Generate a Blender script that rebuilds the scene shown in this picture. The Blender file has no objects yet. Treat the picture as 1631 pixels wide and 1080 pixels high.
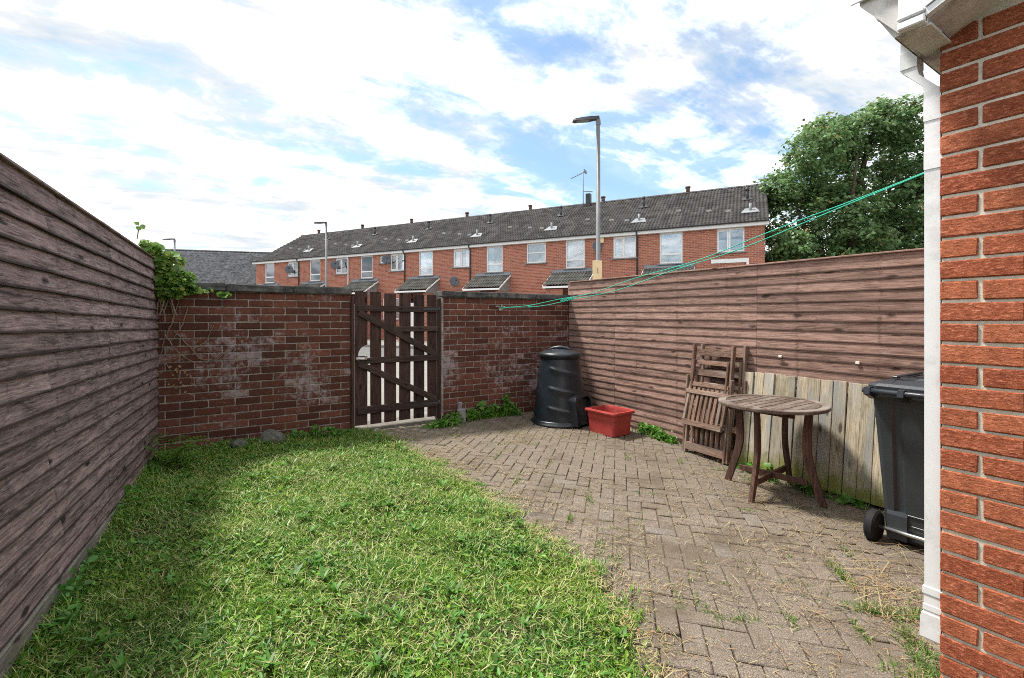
import bpy, bmesh, math, random
import numpy as np
from mathutils import Vector, Matrix, Euler

random.seed(7)
rng = np.random.default_rng(7)
R = math.radians
SC = bpy.context.scene
COL = SC.collection

# ------------------------------------------------------------------ camera
YAW = 33.0
cam = bpy.data.cameras.new('camera')
cam.sensor_width = 36.0
cam.lens = 755 / 1631 * 36.0
cam.shift_y = -34 / 1631
cam.clip_start = 0.05
cam.clip_end = 3000
camo = bpy.data.objects.new('camera', cam)
COL.objects.link(camo)
camo.location = (0, 0, 1.25)
camo.rotation_euler = (R(90), 0, R(-YAW))
SC.camera = camo

# ------------------------------------------------------------------ light
SUN_EL, SUN_AZ = 62.0, -33.0          # azimuth clockwise from +Y (negative = towards -X)
SUN_STRENGTH = 2.0
SKY_STRENGTH = 0.065
SC.view_settings.view_transform = 'Standard'
SC.view_settings.look = 'None'
SC.view_settings.exposure = 1.80
SC.view_settings.gamma = 1.0
SC.view_settings.use_curve_mapping = False
SC.render.engine = 'CYCLES'
SC.cycles.filter_width = 1.0
SC.cycles.use_denoising = False
sd = bpy.data.lights.new('sun', 'SUN')
sd.energy = SUN_STRENGTH
sd.angle = R(7.0)
sd.color = (1.0, 0.95, 0.87)
so = bpy.data.objects.new('sun', sd)
COL.objects.link(so)
sdir = Vector((math.sin(R(SUN_AZ)) * math.cos(R(SUN_EL)), math.cos(R(SUN_AZ)) * math.cos(R(SUN_EL)), math.sin(R(SUN_EL))))
so.rotation_euler = sdir.to_track_quat('Z', 'Y').to_euler()
so.location = (0, 0, 30)


# ------------------------------------------------------------------ node helpers
class NT:
    def __init__(self, tree):
        self.t = tree
        self.n = tree.nodes
        self.l = tree.links

    def node(self, typ, ins=None, **attrs):
        nd = self.n.new(typ)
        for k, v in attrs.items():
            setattr(nd, k, v)
        for k, v in (ins or {}).items():
            self.put(nd.inputs[k], v)
        return nd

    def put(self, sock, v):
        if isinstance(v, bpy.types.NodeSocket):
            self.l.new(v, sock)
        elif isinstance(v, bpy.types.Node):
            self.l.new(v.outputs[0], sock)
        else:
            if sock.type == 'RGBA' and len(v) == 3:
                v = (*v, 1)
            sock.default_value = v

    def math(self, op, a, b=0.0, c=0.0, clamp=False):
        nd = self.node('ShaderNodeMath', {0: a, 1: b, 2: c}, operation=op, use_clamp=clamp)
        return nd.outputs[0]

    def mix(self, f, a, b, blend='MIX'):
        nd = self.node('ShaderNodeMix', data_type='RGBA', blend_type=blend)
        self.put(nd.inputs[0], f)
        self.put(nd.inputs[6], a)
        self.put(nd.inputs[7], b)
        return nd.outputs[2]

    def noise(self, vec, scale, detail=4, rough=0.55, dist=0.0):
        nd = self.node('ShaderNodeTexNoise', {'Scale': scale, 'Detail': detail, 'Roughness': rough, 'Distortion': dist})
        if vec is not None:
            self.put(nd.inputs['Vector'], vec)
        return nd.outputs[0]

    def ramp(self, f, stops, interp='LINEAR'):
        nd = self.n.new('ShaderNodeValToRGB')
        cr = nd.color_ramp
        cr.interpolation = interp
        while len(cr.elements) > len(stops):
            cr.elements.remove(cr.elements[-1])
        while len(cr.elements) < len(stops):
            cr.elements.new(1.0)
        for e, (p, col) in zip(cr.elements, stops):
            e.position = p
            if not hasattr(col, '__len__'):
                col = (col, col, col)
            e.color = (*col[:3], 1)
        self.put(nd.inputs[0], f)
        return nd.outputs[0]

    def maprange(self, v, a, b, c=0.0, d=1.0):
        nd = self.node('ShaderNodeMapRange', {0: v, 1: a, 2: b, 3: c, 4: d})
        nd.clamp = True
        return nd.outputs[0]

    def mapping(self, vec, scale=(1, 1, 1), loc=(0, 0, 0), rot=(0, 0, 0)):
        return self.node('ShaderNodeMapping', {'Vector': vec, 'Scale': scale, 'Location': loc, 'Rotation': rot}).outputs[0]

    def bump(self, h, strength=0.5, dist=0.01):
        return self.node('ShaderNodeBump', {'Height': h, 'Strength': strength, 'Distance': dist}).outputs[0]


def new_mat(name):
    m = bpy.data.materials.new(name)
    m.use_nodes = True
    t = m.node_tree
    t.nodes.clear()
    nt = NT(t)
    out = t.nodes.new('ShaderNodeOutputMaterial')
    b = t.nodes.new('ShaderNodeBsdfPrincipled')
    t.links.new(b.outputs[0], out.inputs[0])
    nt.bsdf, nt.out = b, out
    return m, nt


def coords(nt, rnd=True):
    tc = nt.node('ShaderNodeTexCoord')
    o = tc.outputs['Object']
    oi = nt.node('ShaderNodeObjectInfo')
    if rnd:
        off = nt.math('MULTIPLY', oi.outputs['Random'], 37.0)
        cb = nt.node('ShaderNodeCombineXYZ', {0: off, 1: off, 2: off})
        o = nt.node('ShaderNodeVectorMath', {0: o, 1: cb.outputs[0]}, operation='ADD').outputs[0]
    return o, oi.outputs['Random']


def wpos(nt):
    return nt.node('ShaderNodeNewGeometry').outputs['Position']


def finish(nt, col, rough=0.8, normal=None, spec=0.3, metal=0.0):
    nt.put(nt.bsdf.inputs['Base Color'], col)
    nt.put(nt.bsdf.inputs['Roughness'], rough)
    nt.bsdf.inputs['Specular IOR Level'].default_value = spec
    nt.bsdf.inputs['Metallic'].default_value = metal
    if normal is not None:
        nt.put(nt.bsdf.inputs['Normal'], normal)


def simple(name, col, rough=0.6, var=0.15, scale=8.0, bump=0.0, bscale=60.0, spec=0.3, metal=0.0, dirt=None, dirt_t=(0.5, 0.7)):
    m, nt = new_mat(name)
    o, rnd = coords(nt)
    n = nt.noise(o, scale, 5)
    lo = tuple(c * (1 - var) for c in col)
    hi = tuple(min(1, c * (1 + var)) for c in col)
    c = nt.ramp(n, [(0.3, lo), (0.7, hi)])
    if dirt:
        d = nt.noise(o, scale * 0.6, 8, 0.7)
        c = nt.mix(nt.maprange(d, *dirt_t), c, dirt)
    nrm = nt.bump(nt.noise(o, bscale, 4), bump, 0.004) if bump else None
    finish(nt, c, rough, nrm, spec, metal)
    return m


def wood(name, dark, light, grain=1.0, knots=True, rough=0.85, grey=None, green=None, rand=0.35, axis='X', bump=0.6, patch=None, wear=0.0, lap=False):
    """boards: object X (or Z) runs along the grain"""
    m, nt = new_mat(name)
    o, rnd = coords(nt)
    if axis == 'Z':
        o = nt.mapping(o, rot=(0, R(90), 0))
    if axis == 'Y':
        o = nt.mapping(o, rot=(0, 0, R(90)))
    w = nt.noise(nt.mapping(o, (2.2, 9, 9)), 1.0, 3)
    wv = nt.node('ShaderNodeCombineXYZ', {1: nt.math('MULTIPLY', w, 0.05), 2: nt.math('MULTIPLY', w, 0.075)})
    od = nt.node('ShaderNodeVectorMath', {0: o, 1: wv.outputs[0]}, operation='ADD').outputs[0]
    g1 = nt.noise(nt.mapping(od, (4.0 * grain, 105 * grain, 105 * grain)), 1.0, 6, 0.7)
    g2 = nt.noise(nt.mapping(o, (3, 14, 14)), 1.0, 5, 0.6)
    f = nt.math('ADD', nt.math('MULTIPLY', g1, 0.72), nt.math('MULTIPLY', g2, 0.28))
    mid = tuple((a + b) / 2 for a, b in zip(dark, light))
    c = nt.ramp(f, [(0.38, dark), (0.5, mid), (0.62, light)])
    if grey:
        gm = nt.noise(nt.mapping(o, (1.6, 7, 7)), 1.0, 5, 0.6)
        c = nt.mix(nt.maprange(gm, 0.46, 0.66), c, grey)
    h = f
    if knots:
        kv = nt.node('ShaderNodeTexVoronoi', {'Vector': nt.mapping(od, (3.1, 9, 9)), 'Scale': 1.0}, feature='F1')
        k = nt.maprange(kv.outputs['Distance'], 0.09, 0.17, 1.0, 0.0)
        c = nt.mix(nt.math('MULTIPLY', k, 0.9), c, tuple(x * 0.35 for x in dark))
        cr = nt.noise(nt.mapping(od, (0.8, 26, 26), (5, 3, 1)), 1.0, 4, 0.8)
        ck = nt.maprange(cr, 0.67, 0.73)
        c = nt.mix(nt.math('MULTIPLY', ck, 0.5), c, tuple(x * 0.5 for x in dark))
        h = nt.math('SUBTRACT', nt.math('SUBTRACT', f, nt.math('MULTIPLY', k, 0.3)), nt.math('MULTIPLY', ck, 0.35))
    if wear:
        wn = nt.noise(nt.mapping(o, (6, 50, 50)), 1.0, 6, 0.8)
        c = nt.mix(nt.math('MULTIPLY', nt.maprange(wn, 0.58, 0.66), wear), c, (0.52, 0.47, 0.44))
    v = nt.math('ADD', nt.math('MULTIPLY', rnd, rand * 2), 1 - rand)
    hsv = nt.node('ShaderNodeHueSaturation', {'Color': c, 'Value': v})
    c = hsv.outputs[0]
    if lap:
        # lap shadow painted as a dark line along the foot of each board, and rust runs from the nails at the studs
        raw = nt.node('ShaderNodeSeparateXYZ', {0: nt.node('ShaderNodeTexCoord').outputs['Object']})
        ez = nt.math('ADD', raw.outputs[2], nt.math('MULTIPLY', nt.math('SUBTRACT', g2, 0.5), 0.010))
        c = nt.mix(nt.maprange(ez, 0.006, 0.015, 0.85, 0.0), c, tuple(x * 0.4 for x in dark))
        ax = nt.math('PINGPONG', nt.math('ADD', raw.outputs[0], nt.math('MULTIPLY', g2, 0.06)), 0.31)
        st = nt.math('MULTIPLY', nt.maprange(ax, 0.004, 0.022, 1.0, 0.0), nt.maprange(nt.noise(nt.mapping(o, (18, 18, 30)), 1.0, 4, 0.7), 0.46, 0.62))
        c = nt.mix(nt.math('MULTIPLY', st, 0.6), c, tuple(x * 0.3 for x in dark))
    if patch:
        pn = nt.noise(wpos(nt), patch[1], 6, 0.65)
        c = nt.mix(nt.maprange(pn, patch[2], patch[3]), c, patch[0])
    if green:
        z = nt.node('ShaderNodeSeparateXYZ', {0: wpos(nt)}).outputs[2]
        gn = nt.noise(wpos(nt), 9, 6, 0.7)
        zz = nt.math('SUBTRACT', green[1], z)
        gm = nt.math('ADD', nt.math('MULTIPLY', zz, green[2]), nt.math('MULTIPLY', nt.math('SUBTRACT', gn, 0.5), 2.2))
        c = nt.mix(nt.math('MULTIPLY', nt.maprange(gm, 0.0, 0.8), 0.85), c, green[0])
    finish(nt, c, rough, nt.bump(h, bump, 0.006), 0.2)
    return m


# ------------------------------------------------------------------ world sky
W = bpy.data.worlds.new('World')
SC.world = W
W.use_nodes = True
wt = W.node_tree
wt.nodes.clear()
nt = NT(wt)
sky = nt.node('ShaderNodeTexSky', sky_type='NISHITA', sun_disc=False)
sky.sun_elevation = R(SUN_EL)
sky.sun_rotation = R(SUN_AZ)
sky.air_density = 1.0
sky.dust_density = 1.2
sky.ozone_density = 0.6
dv = nt.node('ShaderNodeTexCoord').outputs['Generated']
sx = nt.node('ShaderNodeSeparateXYZ', {0: dv})
zc = nt.math('ADD', nt.math('MAXIMUM', sx.outputs[2], 0.0), 0.16)
px = nt.math('DIVIDE', sx.outputs[0], zc)
py = nt.math('DIVIDE', sx.outputs[1], zc)
pv = nt.node('ShaderNodeCombineXYZ', {0: px, 1: py, 2: 0.0}).outputs[0]
CLOUD_OFF = (3.1, 7.4, 0)
big = nt.noise(nt.mapping(pv, (0.62, 0.62, 1), CLOUD_OFF), 1.0, 3, 0.5)
fine = nt.noise(nt.mapping(pv, (1.5, 3.6, 1), (1.3, 2.2, 0), (0, 0, R(38))), 1.0, 10, 0.66, 0.5)
puff = nt.noise(nt.mapping(pv, (3.4, 3.4, 1), (8, 3, 0)), 1.0, 10, 0.64, 0.3)
cov = nt.math('ADD', nt.math('MULTIPLY', big, 0.75), nt.math('ADD', nt.math('MULTIPLY', fine, 0.60), nt.math('MULTIPLY', puff, 0.50)))
# a clearing in the cloud sheet to the north-east
clr = nt.node('ShaderNodeVectorMath', {0: dv, 1: (0.58, 0.60, 0.55)}, operation='DOT_PRODUCT').outputs['Value']
cov = nt.math('SUBTRACT', cov, nt.maprange(clr, 0.86, 0.985, 0.0, 0.150))
mask = nt.maprange(cov, 0.725, 0.91, 0.10, 1.0)
lowhaze = nt.maprange(sx.outputs[2], 0.0, 0.26, 0.85, 0.0)
mask = nt.math('MAXIMUM', mask, lowhaze)
shade = nt.noise(nt.mapping(pv, (1.1, 2.6, 1), (4, 9, 0), (0, 0, R(38))), 1.0, 8, 0.64, 0.4)
shade = nt.math('ADD', nt.math('MULTIPLY', shade, 0.7), nt.math('MULTIPLY', puff, 0.3))
ccol = nt.ramp(shade, [(0.36, (0.200, 0.240, 0.278)), (0.455, (0.290, 0.300, 0.310)), (0.56, (0.66, 0.66, 0.67))])
skyc = nt.mix(1.0, sky.outputs[0], (0.86, 1.0, 1.03), 'MULTIPLY')
bg1 = nt.node('ShaderNodeBackground', {'Color': skyc, 'Strength': SKY_STRENGTH})
bg2 = nt.node('ShaderNodeBackground', {'Color': ccol, 'Strength': 0.92})
mx = nt.node('ShaderNodeMixShader', {0: mask, 1: bg1.outputs[0], 2: bg2.outputs[0]})
wo = nt.node('ShaderNodeOutputWorld')
wt.links.new(mx.outputs[0], wo.inputs[0])


# ------------------------------------------------------------------ object helpers
def tag(o, label=None, cat=None, group=None, kind=None):
    if label:
        o['label'] = label
    if cat:
        o['category'] = cat
    if group:
        o['group'] = group
    if kind:
        o['kind'] = kind
    return o


def mob(name, mesh, mat=None, parent=None, loc=(0, 0, 0), rot=None, scale=None, M=None):
    """link a mesh as an object"""
    o = bpy.data.objects.new(name, mesh)
    COL.objects.link(o)
    if mat is not None and mesh is not None and len(mesh.materials) == 0:
        mesh.materials.append(mat)
    if parent is not None:
        o.parent = parent
    if M is not None:
        o.matrix_basis = M
    else:
        o.location = loc
        if rot is not None:
            o.rotation_euler = rot
        if scale is not None:
            o.scale = scale
    return o


def empty(name, loc=(0, 0, 0), rz=0.0, M=None, **kw):
    o = bpy.data.objects.new(name, None)
    o.empty_display_size = 0.1
    COL.objects.link(o)
    if M is not None:
        o.matrix_basis = M
    else:
        o.location = loc
        o.rotation_euler = (0, 0, rz)
    tag(o, **kw)
    return o


def copy_tree(o, parent=None):
    c = o.copy()
    COL.objects.link(c)
    if parent is not None:
        c.parent = parent
    for ch in list(o.children):
        copy_tree(ch, c)
    return c


def frame(origin, xa, ya=None, za=None):
    xa = Vector(xa).normalized()
    if ya is None:
        ya = Vector((0, 0, 1)).cross(xa).normalized()
    else:
        ya = Vector(ya).normalized()
    za = xa.cross(ya).normalized()
    M = Matrix.Identity(4)
    for i in range(3):
        M[i][0], M[i][1], M[i][2], M[i][3] = xa[i], ya[i], za[i], origin[i]
    return M


class MB:
    def __init__(self):
        self.bm = bmesh.new()

    def box(self, c, s, rot=None, bev=0.0, M=None):
        mat = Matrix.Translation(c) @ (Euler(rot).to_matrix().to_4x4() if rot else Matrix.Identity(4)) @ Matrix.Diagonal((*s, 1))
        if M is not None:
            mat = M @ mat
        r = bmesh.ops.create_cube(self.bm, size=1.0, matrix=mat)
        if bev:
            es = list({e for v in r['verts'] for e in v.link_edges})
            bmesh.ops.bevel(self.bm, geom=es, offset=bev, segments=1, affect='EDGES', profile=0.5)
        return self

    def bar(self, a, b, w, t, up=(0, 0, 1), bev=0.0):
        """square bar from a to b; w across, t along the 'up' side"""
        a, b = Vector(a), Vector(b)
        x = (b - a)
        L = x.length
        x.normalize()
        u = Vector(up)
        y = u.cross(x)
        if y.length < 1e-4:
            y = Vector((1, 0, 0)).cross(x)
        y.normalize()
        z = x.cross(y)
        M = Matrix.Identity(4)
        m = (a + b) / 2
        for i in range(3):
            M[i][0], M[i][1], M[i][2], M[i][3] = x[i], y[i], z[i], m[i]
        return self.box((0, 0, 0), (L, w, t), None, bev, M)

    def tube(self, pts, r, n=8, cap=True):
        pts = [Vector(p) for p in pts]
        rs = r if hasattr(r, '__len__') else [r] * len(pts)
        rings = []
        prev = None
        for i, p in enumerate(pts):
            d = (pts[min(i + 1, len(pts) - 1)] - pts[max(i - 1, 0)]).normalized()
            if prev is None:
                a = Vector((0, 0, 1)) if abs(d.z) < 0.9 else Vector((1, 0, 0))
                u = a.cross(d).normalized()
            else:
                u = (prev - d * prev.dot(d)).normalized()
            prev = u
            v = d.cross(u)
            rings.append([self.bm.verts.new(p + (u * math.cos(t) + v * math.sin(t)) * rs[i]) for t in [2 * math.pi * k / n for k in range(n)]])
        for a, b in zip(rings, rings[1:]):
            for k in range(n):
                f = self.bm.faces.new((a[k], a[(k + 1) % n], b[(k + 1) % n], b[k]))
                f.smooth = n > 5
        if cap:
            self.bm.faces.new(list(reversed(rings[0])))
            self.bm.faces.new(rings[-1])
        return self

    def loft(self, rings, cap=True, smooth=False, closed=True):
        rr = [[self.bm.verts.new(p) for p in ring] for ring in rings]
        n = len(rr[0])
        for a, b in zip(rr, rr[1:]):
            for k in range(n if closed else n - 1):
                f = self.bm.faces.new((a[k], a[(k + 1) % n], b[(k + 1) % n], b[k]))
                f.smooth = smooth
        if cap and closed:
            self.bm.faces.new(list(reversed(rr[0])))
            self.bm.faces.new(rr[-1])
        return self

    def lathe(self, prof, n=32, cap=True, smooth=True):
        rings = [[(r * math.cos(2 * math.pi * k / n), r * math.sin(2 * math.pi * k / n), z) for k in range(n)] for r, z in prof]
        return self.loft(rings, cap, smooth)

    def prism(self, poly, z0, z1, M=None):
        M = M or Matrix.Identity(4)
        return self.loft([[M @ Vector((x, y, z0)) for x, y in poly], [M @ Vector((x, y, z1)) for x, y in poly]])

    def mesh(self, name, mat=None):
        bmesh.ops.recalc_face_normals(self.bm, faces=self.bm.faces)
        me = bpy.data.meshes.new(name)
        self.bm.to_mesh(me)
        self.bm.free()
        if mat is not None:
            me.materials.append(mat)
        return me

    def ob(self, name, mat, parent=None, **kw):
        return mob(name, self.mesh(name, mat), None, parent, **kw)


def np_mesh(name, verts, faces_flat, loops_per_face, mats, mat_idx=None, smooth=False):
    me = bpy.data.meshes.new(name)
    nv = len(verts)
    nl = len(faces_flat)
    lp = np.asarray(loops_per_face, dtype=np.int32)
    nf = len(lp)
    me.vertices.add(nv)
    me.vertices.foreach_set('co', np.asarray(verts, dtype=np.float32).ravel())
    me.loops.add(nl)
    me.loops.foreach_set('vertex_index', np.asarray(faces_flat, dtype=np.int32))
    me.polygons.add(nf)
    starts = np.concatenate([[0], np.cumsum(lp)[:-1]]).astype(np.int32)
    me.polygons.foreach_set('loop_start', starts)
    me.polygons.foreach_set('loop_total', lp)
    for m in (mats if isinstance(mats, (list, tuple)) else [mats]):
        me.materials.append(m)
    if mat_idx is not None:
        me.polygons.foreach_set('material_index', np.asarray(mat_idx, dtype=np.int32))
    if smooth:
        me.polygons.foreach_set('use_smooth', np.ones(nf, dtype=bool))
    me.update(calc_edges=True)
    me.validate()
    return me


def gz(x, y):
    return -0.155 + 0.028 * y - 0.018 * x


# ------------------------------------------------------------------ materials
M = {}
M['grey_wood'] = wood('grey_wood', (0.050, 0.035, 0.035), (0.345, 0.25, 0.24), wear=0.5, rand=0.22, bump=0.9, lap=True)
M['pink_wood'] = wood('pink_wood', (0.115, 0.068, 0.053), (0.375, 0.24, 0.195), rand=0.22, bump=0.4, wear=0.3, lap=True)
M['pale_wood'] = wood('pale_wood', (0.22, 0.19, 0.132), (0.60, 0.51, 0.375), axis='Z', rand=0.24, green=((0.15, 0.165, 0.022), 0.07, 5.0), grey=(0.33, 0.335, 0.32), patch=((0.20, 0.185, 0.12), 3.0, 0.56, 0.70))
M['gate_wood'] = wood('gate_wood', (0.022, 0.012, 0.010), (0.080, 0.044, 0.036), axis='Z', rand=0.25)
M['gate_rail'] = wood('gate_rail', (0.022, 0.014, 0.011), (0.085, 0.055, 0.045), rand=0.25)
M['teak'] = wood('teak', (0.080, 0.047, 0.034), (0.31, 0.20, 0.15), knots=False, rand=0.25, grey=(0.31, 0.255, 0.215))
M['teak_z'] = wood('teak_z', (0.075, 0.042, 0.030), (0.25, 0.155, 0.11), knots=False, rand=0.25, axis='Z', grey=(0.25, 0.205, 0.175))
M['teak_top'] = wood('teak_top', (0.042, 0.030, 0.024), (0.15, 0.11, 0.088), knots=False, rand=0.12, grey=(0.20, 0.172, 0.15))
M['teak_dark'] = wood('teak_dark', (0.042, 0.024, 0.019), (0.145, 0.08, 0.062), knots=False, rand=0.15, axis='Z')
M['black_plastic'] = simple('black_plastic', (0.010, 0.015, 0.020), 0.36, 0.3, 5, 0.25, 90, 0.5, dirt=(0.05, 0.05, 0.045), dirt_t=(0.60, 0.78))
M['bin_plastic'] = simple('bin_plastic', (0.030, 0.037, 0.043), 0.42, 0.15, 4, 0.2, 140, 0.45, dirt=(0.10, 0.11, 0.11), dirt_t=(0.66, 0.74))
M['bin_lid'] = simple('bin_lid', (0.022, 0.027, 0.034), 0.34, 0.15, 4, 0.2, 140, 0.5, dirt=(0.08, 0.08, 0.08), dirt_t=(0.62, 0.74))
M['red_plastic'] = simple('red_plastic', (0.36, 0.048, 0.042), 0.5, 0.12, 6, 0.1, 80, 0.35, dirt=(0.33, 0.11, 0.08), dirt_t=(0.52, 0.75))
M['rubber'] = simple('rubber', (0.012, 0.012, 0.013), 0.75, 0.3, 12)
M['pvc'] = simple('pvc', (0.74, 0.75, 0.76), 0.35, 0.03, 7, 0.05, 30, 0.4, dirt=(0.40, 0.39, 0.36), dirt_t=(0.52, 0.80))
M['pvc_dirty'] = simple('pvc_dirty', (0.62, 0.60, 0.57), 0.55, 0.12, 9, 0, 1, 0.3, dirt=(0.23, 0.20, 0.17), dirt_t=(0.48, 0.66))
M['galv'] = simple('galv', (0.17, 0.18, 0.19), 0.5, 0.15, 5, 0, 1, 0.4, 0.0)
M['chrome'] = simple('chrome', (0.6, 0.6, 0.6), 0.3, 0.1, 9, 0, 1, 0.5, 0.9)
M['rope'] = simple('rope', (0.03, 0.42, 0.30), 0.6, 0.25, 40)
M['rope_pale'] = simple('rope_pale', (0.55, 0.58, 0.5), 0.7, 0.25, 40)
M['white_frame'] = simple('white_frame', (0.80, 0.80, 0.79), 0.4, 0.05, 3)
M['lead'] = simple('lead', (0.22, 0.235, 0.25), 0.6, 0.15, 3)
M['cream'] = simple('cream', (0.80, 0.62, 0.36), 0.6, 0.08, 6, dirt=(0.5, 0.36, 0.2), dirt_t=(0.6, 0.8))
M['dark_metal'] = simple('dark_metal', (0.05, 0.05, 0.055), 0.5, 0.2, 5)
M['dish_grey'] = simple('dish_grey', (0.11, 0.12, 0.135), 0.5, 0.1, 5)
M['vent_grey'] = simple('vent_grey', (0.24, 0.235, 0.225), 0.7, 0.2, 5)
M['terracotta'] = simple('terracotta', (0.12, 0.065, 0.05), 0.8, 0.3, 5)
M['stone'] = simple('stone', (0.115, 0.112, 0.10), 0.95, 0.5, 14, 1.0, 40, 0.1, dirt=(0.05, 0.055, 0.025), dirt_t=(0.45, 0.65))
M['block'] = simple('block', (0.22, 0.20, 0.205), 0.9, 0.3, 12, 0.6, 60, 0.2)
M['curtain'] = simple('curtain', (0.82, 0.83, 0.82), 0.9, 0.06, 6)
M['bark'] = simple('bark', (0.085, 0.065, 0.05), 0.95, 0.4, 5, 0.8, 20, 0.1)
M['dead_stem'] = simple('dead_stem', (0.21, 0.15, 0.105), 0.9, 0.3, 8)
M['fixing'] = simple('fixing', (0.75, 0.66, 0.58), 0.6, 0.1, 8)


def leaf_mat(name, col, var=0.45, trans=0.35, rough=0.5, tint=None):
    m, nt = new_mat(name)
    g = nt.node('ShaderNodeNewGeometry')
    r = g.outputs['Random Per Island']
    lo = tuple(c * (1 - var) for c in col)
    hi = tuple(c * (1 + var) for c in col)
    stops = [(0.0, lo), (0.8, hi)]
    if tint:
        stops += [(0.90, hi), (0.97, tint)]
    c = nt.ramp(r, stops)
    big = nt.noise(g.outputs['Position'], 2.3, 3)
    c = nt.mix(nt.maprange(big, 0.35, 0.7, 0.0, 0.5), c, tuple(x * f for x, f in zip(col, (1.35, 1.2, 0.8))))
    finish(nt, c, rough, None, 0.35)
    tr = nt.node('ShaderNodeBsdfTranslucent', {'Color': c})
    ms = nt.node('ShaderNodeMixShader', {0: trans, 1: nt.bsdf.outputs[0], 2: tr.outputs[0]})
    nt.l.new(ms.outputs[0], nt.out.inputs[0])
    return m


M['grass'] = leaf_mat('grass', (0.175, 0.305, 0.045), 0.55, 0.40, 0.36)
M['grass_dark'] = leaf_mat('grass_dark', (0.055, 0.165, 0.026), 0.45, 0.3, 0.36)
M['straw'] = leaf_mat('straw', (0.33, 0.285, 0.175), 0.35, 0.25, 0.7)
M['lawn_straw'] = leaf_mat('lawn_straw', (0.36, 0.37, 0.17), 0.35, 0.3, 0.6)
M['straw_red'] = leaf_mat('straw_red', (0.28, 0.17, 0.09), 0.35, 0.2, 0.8)
M['clover'] = leaf_mat('clover', (0.070, 0.200, 0.030), 0.5, 0.3, 0.45)
M['weed'] = leaf_mat('weed', (0.085, 0.20, 0.025), 0.4, 0.4, 0.45)
M['ivy'] = leaf_mat('ivy', (0.12, 0.215, 0.035), 0.5, 0.35, 0.4, tint=(0.33, 0.33, 0.06))
M['tree_leaf'] = leaf_mat('tree_leaf', (0.135, 0.235, 0.100), 0.6, 0.42, 0.38, tint=(0.26, 0.19, 0.06))


def brick_mat(name, a, b, bumpy=1.0, effl=False, rustic=False):
    m, nt = new_mat(name)
    o, rnd = coords(nt)
    c = nt.ramp(rnd, [(0.0, a), (0.55, tuple((x + y) / 2 for x, y in zip(a, b))), (1.0, b)])
    n = nt.noise(o, 22, 6, 0.7)
    c = nt.mix(nt.maprange(n, 0.35, 0.75, 0.0, 0.55), c, tuple(x * 0.5 for x in a))
    if rustic:
        h = nt.noise(nt.mapping(o, (55, 55, 150)), 1.0, 5, 0.72, 0.6)
        big = nt.noise(o, 9, 4, 0.6)
        c = nt.mix(nt.maprange(big, 0.45, 0.75, 0.0, 0.5), c, tuple(x * 0.6 for x in a))
        c = nt.mix(nt.maprange(h, 0.53, 0.64, 0.0, 0.65), c, tuple(min(1, x * 1.35 + 0.05) for x in b))
        c = nt.mix(nt.maprange(h, 0.46, 0.36, 0.0, 0.7), c, tuple(x * 0.4 for x in a))
        nrm = nt.bump(h, 1.0 * bumpy, 0.012)
    else:
        nrm = nt.bump(nt.noise(o, 60, 6, 0.7), 0.6 * bumpy, 0.004)
    if effl:
        w = wpos(nt)
        e1 = nt.noise(w, 1.7, 3, 0.5)
        e2 = nt.noise(w, 16, 7, 0.75)
        z = nt.node('ShaderNodeSeparateXYZ', {0: w}).outputs[2]
        band = nt.math('MULTIPLY', nt.maprange(z, 0.0, 0.45), nt.maprange(z, 1.35, 0.75))
        e = nt.math('ADD', nt.math('MULTIPLY', e1, 0.75), nt.math('MULTIPLY', e2, 0.95))
        e = nt.math('ADD', nt.math('ADD', e, nt.math('MULTIPLY', band, 0.16)), nt.math('MULTIPLY', nt.math('SUBTRACT', rnd, 0.5), 0.16))
        c = nt.mix(nt.math('MULTIPLY', nt.maprange(e, 1.02, 1.16), 0.60), c, (0.36, 0.325, 0.34))
        s = nt.noise(nt.mapping(w, (5, 5, 1.2), (3, 1, 0)), 1.0, 5, 0.6)
        c = nt.mix(nt.maprange(s, 0.58, 0.75, 0.0, 0.6), c, (0.025, 0.02, 0.018))
    finish(nt, c, 0.88, nrm, 0.2)
    return m


M['old_brick'] = brick_mat('old_brick', (0.078, 0.029, 0.020), (0.185, 0.068, 0.045), effl=True)
M['new_brick'] = brick_mat('new_brick', (0.34, 0.085, 0.040), (0.54, 0.175, 0.085), rustic=True)


def mortar_mat(name, col, dark, sc=14, effl=False):
    m, nt = new_mat(name)
    w = wpos(nt)
    n = nt.noise(w, sc, 7, 0.7)
    c = nt.ramp(n, [(0.35, dark), (0.65, col)])
    big = nt.noise(w, 2.0, 3)
    c = nt.mix(nt.maprange(big, 0.45, 0.7, 0, 0.6), c, dark)
    if effl:
        e = nt.math('ADD', nt.math('MULTIPLY', nt.noise(w, 1.7, 3, 0.5), 0.75), nt.math('MULTIPLY', nt.noise(w, 16, 7, 0.75), 0.95))
        c = nt.mix(nt.math('MULTIPLY', nt.maprange(e, 0.90, 1.08), 0.7), c, (0.42, 0.39, 0.38))
    finish(nt, c, 0.95, nt.bump(nt.noise(w, 130, 4, 0.7), 0.5, 0.004), 0.1)
    return m


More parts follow.
